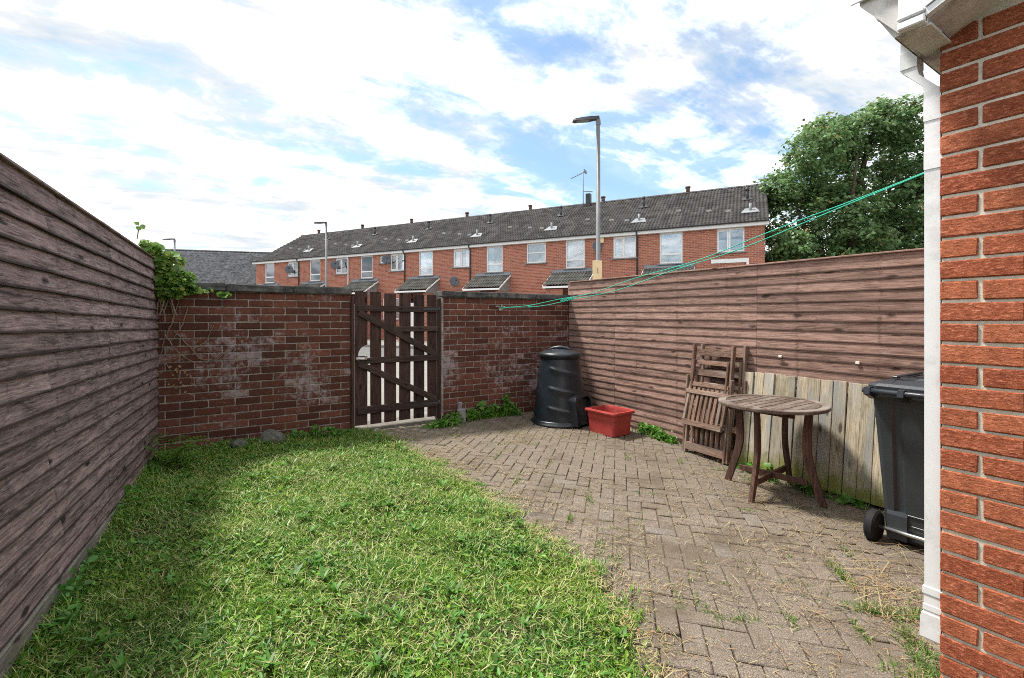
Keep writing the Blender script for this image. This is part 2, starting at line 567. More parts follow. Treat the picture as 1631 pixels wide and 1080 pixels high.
M['old_mortar'] = mortar_mat('old_mortar', (0.40, 0.37, 0.33), (0.17, 0.15, 0.125), 14, True)
M['new_mortar'] = mortar_mat('new_mortar', (0.68, 0.64, 0.54), (0.48, 0.44, 0.36), 40)
M['coping'] = mortar_mat('coping', (0.15, 0.145, 0.135), (0.035, 0.036, 0.036), 9)
M['concrete'] = mortar_mat('concrete', (0.22, 0.205, 0.18), (0.12, 0.11, 0.095), 9)
M['soil'] = mortar_mat('soil', (0.10, 0.085, 0.04), (0.035, 0.028, 0.018), 12)
M['joint'] = mortar_mat('joint', (0.14, 0.115, 0.075), (0.06, 0.05, 0.03), 20)
M['asphalt'] = mortar_mat('asphalt', (0.16, 0.16, 0.155), (0.11, 0.11, 0.108), 9)
M['pavement'] = mortar_mat('pavement', (0.25, 0.245, 0.225), (0.19, 0.185, 0.17), 5)
M['grey_tile'] = mortar_mat('grey_tile', (0.20, 0.205, 0.215), (0.05, 0.052, 0.058), 5)


def paver_mat():
    m, nt = new_mat('paver')
    o, rnd = coords(nt)
    w = wpos(nt)
    c = nt.ramp(rnd, [(0, (0.120, 0.098, 0.076)), (0.5, (0.136, 0.112, 0.088)), (0.95, (0.152, 0.126, 0.101)), (1, (0.142, 0.132, 0.120))])
    sp = nt.noise(w, 210, 3, 0.8)
    c = nt.mix(nt.maprange(sp, 0.50, 0.68, 0, 0.85), c, (0.45, 0.39, 0.32))
    c = nt.mix(nt.maprange(sp, 0.47, 0.32, 0, 0.8), c, (0.055, 0.045, 0.036))
    st = nt.noise(w, 3.2, 6, 0.65)
    c = nt.mix(nt.maprange(st, 0.48, 0.70, 0, 0.7), c, (0.085, 0.066, 0.042))
    ms = nt.noise(w, 7.5, 7, 0.7)
    c = nt.mix(nt.maprange(ms, 0.60, 0.72, 0, 0.75), c, (0.105, 0.080, 0.030))
    finish(nt, c, 0.92, nt.bump(sp, 0.8, 0.004), 0.15)
    return m


M['paver'] = paver_mat()


def facade_mat():
    m, nt = new_mat('facade_brick')
    o = nt.node('ShaderNodeTexCoord').outputs['Object']
    s = nt.node('ShaderNodeSeparateXYZ', {0: o})
    u = nt.math('ADD', s.outputs[0], s.outputs[1])
    v = nt.node('ShaderNodeCombineXYZ', {0: u, 1: s.outputs[2]}).outputs[0]
    bt = nt.node('ShaderNodeTexBrick', {'Vector': v, 'Color1': (0.40, 0.135, 0.085), 'Color2': (0.22, 0.068, 0.046), 'Mortar': (0.44, 0.32, 0.26),
                                       'Scale': 1.0, 'Mortar Size': 0.008, 'Mortar Smooth': 0.1, 'Bias': -0.15, 'Brick Width': 0.225, 'Row Height': 0.075})
    c = bt.outputs[0]
    n = nt.noise(o, 1.3, 5, 0.6)
    c = nt.mix(nt.maprange(n, 0.4, 0.75, 0, 0.35), c, (0.45, 0.17, 0.10))
    n2 = nt.noise(nt.mapping(o, (1, 1, 0.3)), 3.0, 5, 0.7)
    c = nt.mix(nt.maprange(n2, 0.62, 0.8, 0, 0.5), c, (0.12, 0.06, 0.045))
    finish(nt, c, 0.9, nt.bump(bt.outputs[1], -0.5, 0.01), 0.2)
    return m


M['facade'] = facade_mat()


def roof_mat(name, a, b):
    m, nt = new_mat(name)
    o = nt.node('ShaderNodeTexCoord').outputs['Object']
    g = nt.node('ShaderNodeNewGeometry')
    n = nt.noise(o, 2.2, 6, 0.7)
    c = nt.ramp(n, [(0.3, a), (0.7, b)])
    r = nt.node('ShaderNodeTexWhiteNoise', {'Vector': nt.node('ShaderNodeVectorMath', {0: nt.mapping(o, (3.33, 2.6, 2.6)), 1: (1, 1, 1)}, operation='FLOOR').outputs[0]}, noise_dimensions='3D')
    c = nt.mix(nt.math('MULTIPLY', r.outputs[0], 0.75), c, tuple(x * 0.45 for x in a))
    li = nt.noise(o, 14, 6, 0.8)
    c = nt.mix(nt.maprange(li, 0.62, 0.72, 0, 0.5), c, (0.22, 0.22, 0.19))
    finish(nt, c, 0.85, None, 0.25)
    return m


M['roof_tile'] = roof_mat('roof_tile', (0.085, 0.080, 0.079), (0.165, 0.157, 0.153))
M['porch_tile'] = roof_mat('porch_tile', (0.050, 0.050, 0.046), (0.095, 0.095, 0.085))


def glass_mat():
    m, nt = new_mat('glass')
    fr = nt.node('ShaderNodeFresnel', {'IOR': 1.55})
    tr = nt.node('ShaderNodeBsdfTransparent', {'Color': (0.93, 0.95, 0.95)})
    gl = nt.node('ShaderNodeBsdfGlossy', {'Color': (0.9, 0.95, 1.0), 'Roughness': 0.02})
    f = nt.math('ADD', nt.math('MULTIPLY', fr, 1.2), 0.12, clamp=True)
    ms = nt.node('ShaderNodeMixShader', {0: f, 1: tr.outputs[0], 2: gl.outputs[0]})
    nt.l.new(ms.outputs[0], nt.out.inputs[0])
    return m


M['glass'] = glass_mat()
M['interior'] = simple('interior', (0.20, 0.19, 0.18), 0.9, 0.1, 2)

# ================================================================== SETTING
# outer ground: one sheet to the horizon
mb = MB()
n = 24
S = 1200
mb.loft([[(-S, -S, -0.34), (S, -S, -0.34)], [(-S, S, -0.34), (S, S, -0.34)]], cap=False, closed=False)
g = mb.ob('ground', M['soil'])
tag(g, 'bare dark earth below the yard and the street', kind='structure')

# yard soil following the fall of the garden
def patch_grid(name, x0, x1, y0, y1, nx, ny, dz, mat, amp=0.0, extra=None):
    xs, ys = np.linspace(x0, x1, nx), np.linspace(y0, y1, ny)
    X, Y = np.meshgrid(xs, ys)
    if extra:
        ex = np.interp(Y, [-2.0, 0.9, 1.23, 1.49, 1.81, 2.14, 2.6, 3.35, 4.05, 4.7, 5.0, 5.5], [1.42, 1.44, 1.48, 1.60, 1.72, 1.79, 1.76, 1.82, 1.74, 1.70, 1.60, 1.45]) - 0.015
        X = x0 + (ex - x0) * (X - x0) / (x1 - x0)
    Z = gz(X, Y) + dz
    if amp:
        Z = Z + amp * (np.sin(X * 5.1 + Y * 2.3) + np.sin(X * 2.7 - Y * 6.1 + 1.3) + 0.6 * np.sin(X * 11 + Y * 9 + 2))
    if extra:
        Z = np.where(X > ex - 0.004, Z - 0.035, Z)
    v = np.stack([X, Y, Z], -1).reshape(-1, 3)
    idx = np.arange(nx * ny).reshape(ny, nx)
    f = np.stack([idx[:-1, :-1], idx[:-1, 1:], idx[1:, 1:], idx[1:, :-1]], -1).reshape(-1, 4)
    me = np_mesh(name, v, f.ravel(), np.full(len(f), 4), mat, smooth=True)
    return mob(name, me)


def lawn_z(x, y):
    return gz(x, y) + 0.012 + 0.010 * (np.sin(x * 5.1 + y * 2.3) + np.sin(x * 2.7 - y * 6.1 + 1.3) + 0.6 * np.sin(x * 11 + y * 9 + 2))


lawn = patch_grid('lawn', -1.0, 1.0, -1.6, 5.43, 60, 130, 0.012, M['soil'], 0.010, True)
tag(lawn, 'earth bed of the mown lawn between fence and patio', kind='structure')

# ---- patio: herringbone block pavers on a bed
bed = patch_grid('patio', 1.45, 4.62, -1.3, 5.43, 8, 12, -0.010, M['joint'])
tag(bed, 'herringbone block paving beside the lawn', kind='structure')


def paver_mesh(k):
    mb = MB()
    mb.box((0, 0, -0.03), (0.1955, 0.0955, 0.06), None, 0.005)
    for v in mb.bm.verts:
        v.co.x += random.uniform(-0.0025, 0.0025)
        v.co.y += random.uniform(-0.0025, 0.0025)
        v.co.z += random.uniform(-0.0012, 0.0012)
    return mb.mesh('paver', M['paver'])


pmesh = [paver_mesh(i) for i in range(5)]


def lawn_edge(y):
    pts = [(-2.0, 1.42), (0.9, 1.44), (1.23, 1.48), (1.49, 1.60), (1.81, 1.72), (2.14, 1.79), (2.6, 1.76), (3.35, 1.82), (4.05, 1.74), (4.7, 1.70), (5.0, 1.60), (5.5, 1.45)]
    for (a, xa), (b, xb) in zip(pts, pts[1:]):
        if a <= y <= b:
            return xa + (xb - xa) * (y - a) / (b - a)
    return 1.45


ang = R(90 - 45.65)
ux, uy = math.cos(ang), math.sin(ang)
slots = []
P = 0.1
for i in range(-90, 90):
    for j in range(-90, 90):
        # 90 degree herringbone on a 0.1 grid
        k = (i - j) % 4
        if k == 0:
            cx, cy, rot = (i + 1) * P, (j + 0.5) * P, 0.0
        elif k == 2:
            cx, cy, rot = (i + 0.5) * P, (j + 0.0) * P, math.pi / 2
        else:
            continue
        x = 2.9 + cx * ux - cy * uy
        y = 2.6 + cx * uy + cy * ux
        if not (-1.0 < y < 5.40 and x < 4.50 + 0.0):
            continue
        if x < lawn_edge(y) - 0.03 or x > 4.36 + 0.035 * (y - 1.26):
            continue
        if y < 0.62 and x > 2.2:
            continue
        slots.append((x, y, ang + rot))


def screen(x, y, z=-0.15):
    c, s = math.cos(R(YAW)), math.sin(R(YAW))
    r, d = x * c - y * s, x * s + y * c
    return r, d


def in_view(x, y):
    r, d = screen(x, y)
    return d > 0.3 and abs(r / d) < 1.12 and d > 1.35


near = sorted([s for s in slots if in_view(s[0], s[1])], key=lambda s: screen(s[0], s[1])[1])
keep = set(near[:298])
slope = Euler((math.atan(0.028), math.atan(0.018), 0)).to_matrix().to_4x4()
rest = MB()
for k, sl in enumerate(slots):
    x, y, a = sl
    z = gz(x, y) + random.uniform(-0.003, 0.003) + 0.006 * math.sin(x * 3.1 + y * 1.7)
    Mx = Matrix.Translation((x, y, z)) @ slope @ Euler((R(random.uniform(-0.8, 0.8)), R(random.uniform(-0.8, 0.8)), a + R(random.uniform(-0.8, 0.8)))).to_matrix().to_4x4()
    if sl in keep:
        mob('paver', pmesh[k % 5], None, bed, M=Mx)
    else:
        rest.box((0, 0, -0.03), (0.194, 0.094, 0.06), None, 0.005, Mx)
o = rest.ob('paver_field', M['paver'], bed)
o['kind'] = 'stuff'

# ---- outside: street
mb = MB()
mb.box((1.9, 5.62, -0.10), (1.12, 0.34, 0.19), None, 0.01)
o = mb.ob('doorstep', M['concrete'])
tag(o, 'pale concrete threshold strip under the gate', kind='structure')
HX, HY = (0.506, -0.8625), (0.8625, 0.506)      # terrace axes: along to the right, and inwards


def street_strip(name, off0, off1, z0, z1, mat, label, a=-70, b=70):
    """a slab parallel to the terrace; off = metres in front of the facade"""
    q = [(a, -off0), (b, -off0), (b, -off1), (a, -off1)]
    base = (19.24, 10.64)
    poly = [(base[0] + u * HX[0] + v * HY[0], base[1] + u * HX[1] + v * HY[1]) for u, v in q]
    mb = MB()
    mb.prism(poly, z0, z1)
    o = mb.ob(name, mat)
    tag(o, label, kind='structure')
    return o


street_strip('front_gardens', -14, 3.2, -0.30, -0.02, M['concrete'], 'paved strip in front of the brick terrace')
street_strip('far_pavement', 3.22, 5.6, -0.30, 0.02, M['pavement'], 'pale pavement with kerb on the terrace side of the road')
street_strip('road', 5.62, 10.28, -0.30, -0.10, M['asphalt'], 'grey asphalt road between the yard wall and the terrace')
mb = MB()
base = (19.24, 10.64)
c1 = (base[0] - 70 * HX[0] - 10.3 * HY[0], base[1] - 70 * HX[1] - 10.3 * HY[1])
mb.prism([(-60, 5.80), (10.1, 5.80), c1, (-80, c1[1])], -0.30, -0.015)
o = mb.ob('near_pavement', M['pavement'])
tag(o, 'wide pale pavement just outside the garden wall', kind='structure')

# ================================================================== GARDEN WALL
def brick_mesh(L, H, D, bev, mat, jit=0.002, name='brick'):
    mb = MB()
    mb.box((0, 0, 0), (L, D, H), None, bev)
    for v in mb.bm.verts:
        v.co += Vector((random.uniform(-jit, jit), random.uniform(-jit, jit) * 0.6, random.uniform(-jit, jit)))
    return mb.mesh(name, mat)


OB = {'full': [brick_mesh(0.214, 0.064, 0.05, 0.004, M['old_brick']) for i in range(4)],
      'half': [brick_mesh(0.102, 0.064, 0.05, 0.004, M['old_brick']) for i in range(3)]}


def lay_bricks(parent, x0, x1, zbot, n, yf, meshes, first_half=0, jit=0.0015, gauge=0.075, unit=0.225):
    """bricks whose outer face is at local y = yf, in stretcher bond from x0 to x1"""
    for r in range(n):
        z = zbot + r * gauge + 0.0325 + 0.005
        x = x0
        half_first = (r + first_half) % 2 == 1
        while x < x1 - 0.03:
            if half_first:
                L, kind = unit / 2, 'half'
                half_first = False
            else:
                L, kind = unit, 'full'
            if x + L > x1 + 0.03:
                L, kind = unit / 2, 'half'
            if x + L > x1 + 0.05:
                break
            me = random.choice(meshes[kind])
            o = mob('brick', me, None, parent, (x + L / 2, yf + 0.025 + random.uniform(-jit, jit), z + random.uniform(-0.001, 0.001)),
                    (0, R(random.uniform(-0.35, 0.35)), R(random.uniform(-0.4, 0.4)) + (math.pi if random.random() < .5 else 0)))
            x += L


def garden_wall(x0, x1, label, side):
    """front face at world y = 5.44, facing -y"""
    t = empty('garden_wall', (x0, 5.44, 0), label=label, cat='garden wall', group='brick walls either side of the gate')
    L = x1 - x0
    mb = MB()
    mb.box((L / 2, 0.0635 + 0.007 + 0.04, 0.715), (L - 0.004, 0.207, 1.59), None)
    mb.ob('mortar', M['old_mortar'], t)
    lay_bricks(t, 0.0, L, 1.505 - 21 * 0.075, 21, 0.0, OB, first_half=side)
    # coping in cast lengths, slightly proud
    k = 3
    for i in range(k):
        mb = MB()
        w = (L + 0.02) / k
        mb.box((-0.01 + w * (i + 0.5), 0.10, 1.546 + random.uniform(-0.003, 0.003)), (w - 0.004, 0.275, 0.078), (R(random.uniform(-.3, .3)), R(random.uniform(-.2, .2)), 0), 0.010)
        bm = mb.bm
        bmesh.ops.subdivide_edges(bm, edges=bm.edges[:], cuts=2, use_grid_fill=True)
        for v in bm.verts:
            v.co += Vector((0, random.uniform(-.004, .004), random.uniform(-.003, .003)))
        mb.ob('coping', M['coping'], t)
    return t


gw1 = garden_wall(-0.415, 1.375, 'dark red brick wall section left of the gate, with dry creeper and white bloom', 0)
gw2 = garden_wall(2.487, 4.62, 'red brick wall section between the gate and the composter corner', 1)
# mortar-daubed end of the right section beside the gate
mb = MB()
mb.box((0.006, -0.004, 0.76), (0.026, 0.012, 1.48), None, 0.003)
mb.ob('mortar_strip', M['old_mortar'], gw2)

# gate posts
for xx, w, lab in ((1.397, 0.036, 'thin dark timber gate post on the latch side'), (2.440, 0.050, 'dark timber gate post on the hinge side')):
    mb = MB()
    mb.box((0, 0.03, 0.74), (w, 0.08, 1.50), None, 0.004)
    o = mb.ob('gate_post', M['gate_wood'], None, loc=(xx, 5.42, 0))
    tag(o, lab, 'gate post', 'posts holding the gate')

# ================================================================== GATE
gate = empty('garden_gate', (1.425, 5.40, 0.0), label='dark brown picket gate with diagonal braces and hand hole', cat='gate')
planks = [(1.421, 1.556), (1.590, 1.716), (1.753, 1.893), (1.933, 2.070), (2.112, 2.246), (2.287, 2.405)]
tops = [1.545, 1.548, 1.535, 1.545, 1.528, 1.530]
for i, (a, b) in enumerate(planks):
    mb = MB()
    a -= 1.425
    b -= 1.425
    z0 = 0.03 + 0.008 * random.random()
    if i == 0:
        # notch cut out of the edge as a hand hole
        q = [(a, z0), (b, z0), (b, 0.815)]
        for k in range(9):
            t = math.pi / 2 * k / 8
            q.append((b - 0.100 * math.cos(t) if False else b - 0.105 * math.cos(t) * 1.0, 0.815 + 0.125 * math.sin(t)))
        q.append((b, 0.94))
        q = [(a, z0), (b, z0), (b, 0.815)] + [(b - 0.105 * math.cos(R(90) * k / 8), 0.815 + 0.125 * math.sin(R(90) * k / 8)) for k in range(9)] + [(b, 0.9402), (b, tops[0]), (a, tops[0])]
        q = q[:3] + q[3:-3] + [(b, tops[0]), (a, tops[0])]
        mb.prism([(x, z) for x, z in q], 0, 0.019, frame((0, 0.032, 0), (1, 0, 0), (0, 0, 1)))
    else:
        mb.box(((a + b) / 2, 0.0225, (z0 + tops[i]) / 2), (b - a, 0.019, tops[i] - z0), (0, R(random.uniform(-.3, .3)), 0), 0.003)
    mb.ob('plank', M['gate_wood'], gate)
for name, x0, x1, z, hgt in (('rail', 0.012, 0.995, 1.352, 0.068), ('rail', 0.43, 0.995, 1.115, 0.062), ('rail', 0.012, 0.995, 0.762, 0.070), ('rail', 0.012, 0.995, 0.205, 0.085)):
    mb = MB()
    mb.box((0, 0, 0), (x1 - x0, 0.026, hgt), None, 0.004)
    mb.ob(name, M['gate_rail'], gate, loc=((x0 + x1) / 2, -0.001, z), rot=(0, R(random.uniform(-.3, .3)), 0))
for (xa, za, xb, zb) in ((0.03, 1.31, 0.96, 0.80), (0.03, 0.735, 0.96, 0.25)):
    L = math.hypot(xb - xa, zb - za)
    mb = MB()
    mb.box((0, 0, 0), (L, 0.024, 0.072), None, 0.004)
    mb.ob('brace', M['gate_rail'], gate, loc=((xa + xb) / 2, -0.004, (za + zb) / 2), rot=(0, math.atan2(za - zb, xb - xa), 0))
mb = MB()
mb.box((0.055, -0.024, 0.79), (0.12, 0.008, 0.03), None, 0.002)
mb.tube([(0.0, -0.034, 0.79), (0.13, -0.034, 0.79)], 0.006, 8)
mb.box((0.10, -0.034, 0.80), (0.012, 0.02, 0.04), None, 0.002)
mb.ob('bolt', M['chrome'], gate)
for z in (1.352, 0.205):
    mb = MB()
    mb.box((0.90, -0.0155, z), (0.22, 0.004, 0.028), None, 0.001)
    mb.tube([(1.0, -0.02, z - 0.03), (1.0, -0.02, z + 0.03)], 0.009, 8)
    mb.ob('hinge', M['dark_metal'], gate)

# ================================================================== FEATHER EDGE FENCES
def board_mesh(L, h, mat, seed, thick=0.032, nseg=9):
    rd = random.Random(seed)
    mb = MB()
    rings = []
    lo = rd.uniform(0, 6)
    for i in range(nseg + 1):
        x = -L / 2 + L * i / nseg
        a = 0.0012 * math.sin(lo + i * 1.3) + rd.uniform(-0.0008, 0.0008)
        t = thick + rd.uniform(-0.002, 0.002)
        rings.append([(x, 0.0, 0.0 + a), (x, t, 0.0 + a + rd.uniform(-.001, .001)), (x, t - 0.001, 0.007 + a), (x, 0.0035, h + 0.02), (x, 0.0, h + 0.02)])
    mb.loft(rings)
    return mb.mesh('board', mat)


def fence(origin, xdir, spans, rows, gauge, top, mat, label, extra_joint=None, thick=0.022):
    """origin at the base; x along the fence, local y outwards to the yard; spans (x0,x1) along x; board rows from the top down"""
    Mx = frame(origin, xdir)
    t = empty('feather_edge_fence', M=Mx, label=label, cat='fence', group='feather edge fences down both sides of the yard')
    cache = {}
    for r in range(rows):
        z = top[1] - r * gauge
        h = gauge if r else top[0] - top[1]
        sp = list(spans)
        if extra_joint and r % 4 == 1:
            sp = [s for s in sp]
            a, b = sp[extra_joint[0]]
            m = extra_joint[1] + 0.12 * math.sin(r)
            sp[extra_joint[0]:extra_joint[0] + 1] = [(a, m), (m, b)]
        for si, (a, b) in enumerate(sp):
            L = b - a - 0.004
            key = (round(L, 3), r == 0, random.randrange(4))
            if key not in cache:
                cache[key] = board_mesh(L, (h if r == 0 else gauge), mat, len(cache) * 7 + rows, thick)
            mob('board', cache[key], None, t, ((a + b) / 2, random.uniform(-.0009, .0009), z + random.uniform(-.0022, .0022)),
                (0, R(random.uniform(-.10, .10)), 0))
    # backing rails and posts
    xs = sorted({v for s in spans for v in s})
    for x in xs:
        mb = MB()
        mb.box((x, -0.055, top[0] / 2 - 0.12), (0.09, 0.09, top[0] + 0.20), None)
        mb.ob('post', mat, t)
    for z in (0.25, 0.9, 1.5):
        mb = MB()
        mb.box(((xs[0] + xs[-1]) / 2, -0.02, z), (xs[-1] - xs[0], 0.038, 0.06), None)
        mb.ob('rail', mat, t)
    return t


# left fence, seen from +x: x axis points back towards the house
A = Vector((-0.372, 5.43, 0))
dl = Vector((-0.619 + 0.365, 2.443 - 5.44, 0)).normalized()
dl.z = 0.018
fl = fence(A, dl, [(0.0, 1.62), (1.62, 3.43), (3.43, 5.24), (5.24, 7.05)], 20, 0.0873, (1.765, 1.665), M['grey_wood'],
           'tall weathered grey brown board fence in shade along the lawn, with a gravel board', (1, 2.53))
mb = MB()
mb.box((3.52, 0.012, -0.085), (7.03, 0.03, 0.165), None, 0.004)
mb.ob('gravel_board', wood('gravel_wood', (0.07, 0.065, 0.055), (0.20, 0.185, 0.155), green=((0.09, 0.10, 0.03), 0.0, 3.0)), fl)
mb = MB()
mb.box((3.52, 0.004, 1.774), (7.03, 0.045, 0.014), (0, 0, 0), 0.003)
mb.ob('cap_rail', M['grey_wood'], fl)
# right fence, seen from -x: x axis points away from the house
B = Vector((4.366 - 0.035 * 2.6 + 0.02, -1.34, 0))
dr = Vector((4.513 - 4.366, 5.44 - 1.262, 0)).normalized()
dr.z = 0.006
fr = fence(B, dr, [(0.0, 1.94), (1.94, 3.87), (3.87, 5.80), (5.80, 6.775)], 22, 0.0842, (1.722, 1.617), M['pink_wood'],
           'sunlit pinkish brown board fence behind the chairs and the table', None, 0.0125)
mb = MB()
mb.box((3.38, 0.004, 1.731), (6.77, 0.045, 0.014), (0, 0, 0), 0.003)
mb.ob('cap_rail', M['pink_wood'], fr)
mb = MB()
mb.box((3.38, 0.004, -0.17), (6.77, 0.03, 0.10), None, 0.003)
mb.ob('gravel_board', M['pink_wood'], fr)
for yy, zz in ((2.30, 0.875), (1.68, 0.87)):
    mb = MB()
    mb.box((yy + 1.34, 0.018, zz), (0.030, 0.012, 0.022), None, 0.003)
    mb.ob('clip', M['fixing'], fr)

# pale planks leaning on the right fence
scr = empty('plank_screen', M=frame((4.272, 2.625, -0.16), (-0.035, -1, 0.0)), label='row of pale upright planks leaning against the fence behind the table', cat='planks')
for i in range(19):
    h = 0.90 + random.uniform(-.006, .006)
    mb = MB()
    mb.box((0, 0, h / 2), (0.094, 0.018, h), None, 0.0025)
    mb.ob('plank', M['pale_wood'], scr, loc=(0.05 + i * 0.0995, 0.0 + random.uniform(-.003, .003), 0.0), rot=(R(-7.0 + random.uniform(-.5, .5)), R(random.uniform(-.5, .5)), R(random.uniform(-1, 1))))

# ================================================================== THE HOUSE AT THE RIGHT EDGE
house = empty('house', (2.233, 0.596, -0.2), label='orange red brick house corner with white roofline and square drainpipe', cat='house')
NB = {'full': [brick_mesh(0.213, 0.0635, 0.05, 0.004, M['new_brick'], 0.0015) for i in range(4)],
      'half': [brick_mesh(0.1015, 0.0635, 0.05, 0.004, M['new_brick'], 0.0015) for i in range(3)]}
# side wall: faces -x; bricks run along -y from the corner
side = Matrix.Rotation(R(-90), 4, 'Z')
mb = MB()
mb.box((0.105 + 0.0012, -1.2, 1.25), (0.2, 2.39, 2.52))
wall = mb.ob('side_wall', M['new_mortar'], house)
N_COURSE = 33
for r in range(N_COURSE):
    z = 0.009 + r * 0.075 + 0.0375
    y = 0.0
    half = (r % 2 == 0)
    k = 0
    while y > -1.62 and k < 9:
        if half and k == 0:
            L, kind = 0.1125, 'half'
        else:
            L, kind = 0.225, 'full'
        mob('brick', random.choice(NB[kind]), None, wall, (0.025 + random.uniform(-.001, .001), y - L / 2 + 0.0055, z + random.uniform(-.0008, .0008)),
            (R(random.uniform(-.3, .3)), R(random.uniform(-.3, .3)), math.pi / 2 + (math.pi if random.random() < .5 else 0)))
        y -= L
        k += 1
# rear wall facing the yard (+y)
mb = MB()
mb.box((1.1, -0.115, 1.20), (1.95, 0.2, 2.42))
mb.ob('rear_wall', M['facade'], house)
# roof: eave along the rear wall, verge over the side wall, rising away from the yard at 25 degrees
PZ = 0.2
pit = math.tan(R(25))
def zz(y, base):            # height rising with -y
    return base + pit * (-y)
OV = 0.215                  # verge overhang
Y0, Y1 = 0.050, -2.4
# barge board (moulded, two strips)
def sloped(x0, x1, z0, z1, ya=Y0, yb=Y1):
    mb = MB()
    mb.loft([[(x0, ya, zz(ya, z0)), (x1, ya, zz(ya, z0)), (x1, ya, zz(ya, z1)), (x0, ya, zz(ya, z1))],
             [(x0, yb, zz(yb, z0)), (x1, yb, zz(yb, z0)), (x1, yb, zz(yb, z1)), (x0, yb, zz(yb, z1))]])
    return mb
ZB = 2.234 + PZ
sloped(-OV, -OV + 0.018, ZB + 0.032, ZB + 0.26, Y0 - 0.075).ob('barge_board', M['pvc'], house)
sloped(-OV - 0.012, -OV + 0.016, ZB + 0.006, ZB + 0.030, Y0 - 0.075).ob('barge_trim', M['pvc'], house)
sloped(-OV - 0.018, -OV + 0.012, ZB + 0.034, ZB + 0.052, Y0 - 0.075).ob('barge_trim', M['pvc'], house)
# verge soffit in short lengths with joints
ys = [Y0 - 0.075, -0.20, -0.62, -1.05, -1.5, -2.4]
for a, b in zip(ys, ys[1:]):
    sloped(-OV + 0.018, 0.012, ZB + 0.002, ZB + 0.012, a - 0.002, b).ob('soffit', M['pvc_dirty'], house)
# boxed end at the corner
mb = MB()
mb.box((-OV + 0.005, Y0 - 0.036, ZB + 0.13), (0.022, 0.076, 0.262), None, 0.002)
mb.ob('box_end', M['pvc'], house)
mb = MB()
mb.box((-OV - 0.006, Y0 - 0.036, ZB + 0.014), (0.024, 0.076, 0.026), None, 0.004)
mb.box((-OV - 0.008, Y0 - 0.036, ZB + 0.041), (0.022, 0.076, 0.014), None, 0.004)
mb.ob('box_trim', M['pvc'], house)
# eave soffit and fascia over the rear wall
mb = MB()
mb.box((1.0 - OV / 2 + 0.006, Y0 / 2 - 0.016, ZB - 0.002), (2.0 + OV - 0.012, 0.082, 0.008))
mb.ob('eave_soffit', M['pvc_dirty'], house)
mb = MB()
mb.box((1.0 - OV / 2 + 0.01, Y0 + 0.010, ZB + 0.115), (2.0 + OV - 0.02, 0.018, 0.225))
mb.ob('fascia', M['pvc_dirty'], house)
# gutter: square-line trough hung in front of the fascia
gut = []
gx0, gx1 = -OV - 0.012, 2.0
GZ = 2.405 + PZ
prof = [(0.024, 0.075), (0.024, 0.015), (0.036, 0.0), (0.112, 0.0), (0.138, 0.030), (0.138, 0.075), (0.132, 0.075), (0.132, 0.033), (0.110, 0.006), (0.038, 0.006), (0.030, 0.018), (0.030, 0.075)]
mb = MB()
mb.loft([[(x, Y0 + a, GZ + b) for a, b in prof] for x in (gx0, gx1)])
gut = mb.ob('gutter', M['pvc'], house)
mb = MB()
mb.box((gx0 - 0.002, Y0 + 0.081, GZ + 0.036), (0.006, 0.122, 0.082), None, 0.002)
mb.ob('stop_end', M['pvc'], gut)
for x in (gx0 + 0.22, gx0 + 0.9, gx0 + 1.6):
    mb = MB()
    mb.loft([[(xx, Y0 + a, GZ + b) for a, b in [(0.020, -0.03), (0.040, -0.008), (0.113, -0.008), (0.145, 0.026), (0.145, 0.078), (0.1385, 0.078), (0.1385, 0.028), (0.111, -0.002), (0.040, -0.002), (0.020, -0.01)]] for xx in (x, x + 0.03)])
    mb.ob('bracket', M['pvc'], gut)
# tiles: underside slope and a sheet of roof
mb = MB()
a, b = 0.155, -2.4
mb.loft([[(-OV - 0.03, a, zz(a, ZB + 0.27)), (2.1, a, zz(a, ZB + 0.27)), (2.1, a, zz(a, ZB + 0.31)), (-OV - 0.03, a, zz(a, ZB + 0.31))],
         [(-OV - 0.03, b, zz(b, ZB + 0.27)), (2.1, b, zz(b, ZB + 0.27)), (2.1, b, zz(b, ZB + 0.31)), (-OV - 0.03, b, zz(b, ZB + 0.31))]])
mb.ob('roof', M['roof_tile'], house)
# dirty felt tray hanging from the tiles into the gutter
mb = MB()
mb.loft([[(-OV + 0.03, Y0 + 0.022, ZB + 0.0), (2.0, Y0 + 0.022, ZB + 0.0), (2.0, Y0 + 0.022, ZB + 0.05), (-OV + 0.03, Y0 + 0.022, ZB + 0.05)],
         [(-OV + 0.03, Y0 + 0.110, GZ - 0.008), (2.0, Y0 + 0.110, GZ - 0.008), (2.0, Y0 + 0.110, GZ - 0.001), (-OV + 0.03, Y0 + 0.110, GZ - 0.001)]])
mb.ob('eave_tray', M['pvc_dirty'], house)

mb = MB()
mb.prism([(Y0 + 0.004, ZB + 0.004), (Y0 + 0.120, GZ - 0.010), (Y0 + 0.120, GZ + 0.04), (Y0 + 0.004, ZB + 0.24)], -OV + 0.004, -OV + 0.022, frame((0, 0, 0), (0, 1, 0), (0, 0, 1)))
mb.ob('eave_end', M['pvc_dirty'], house)

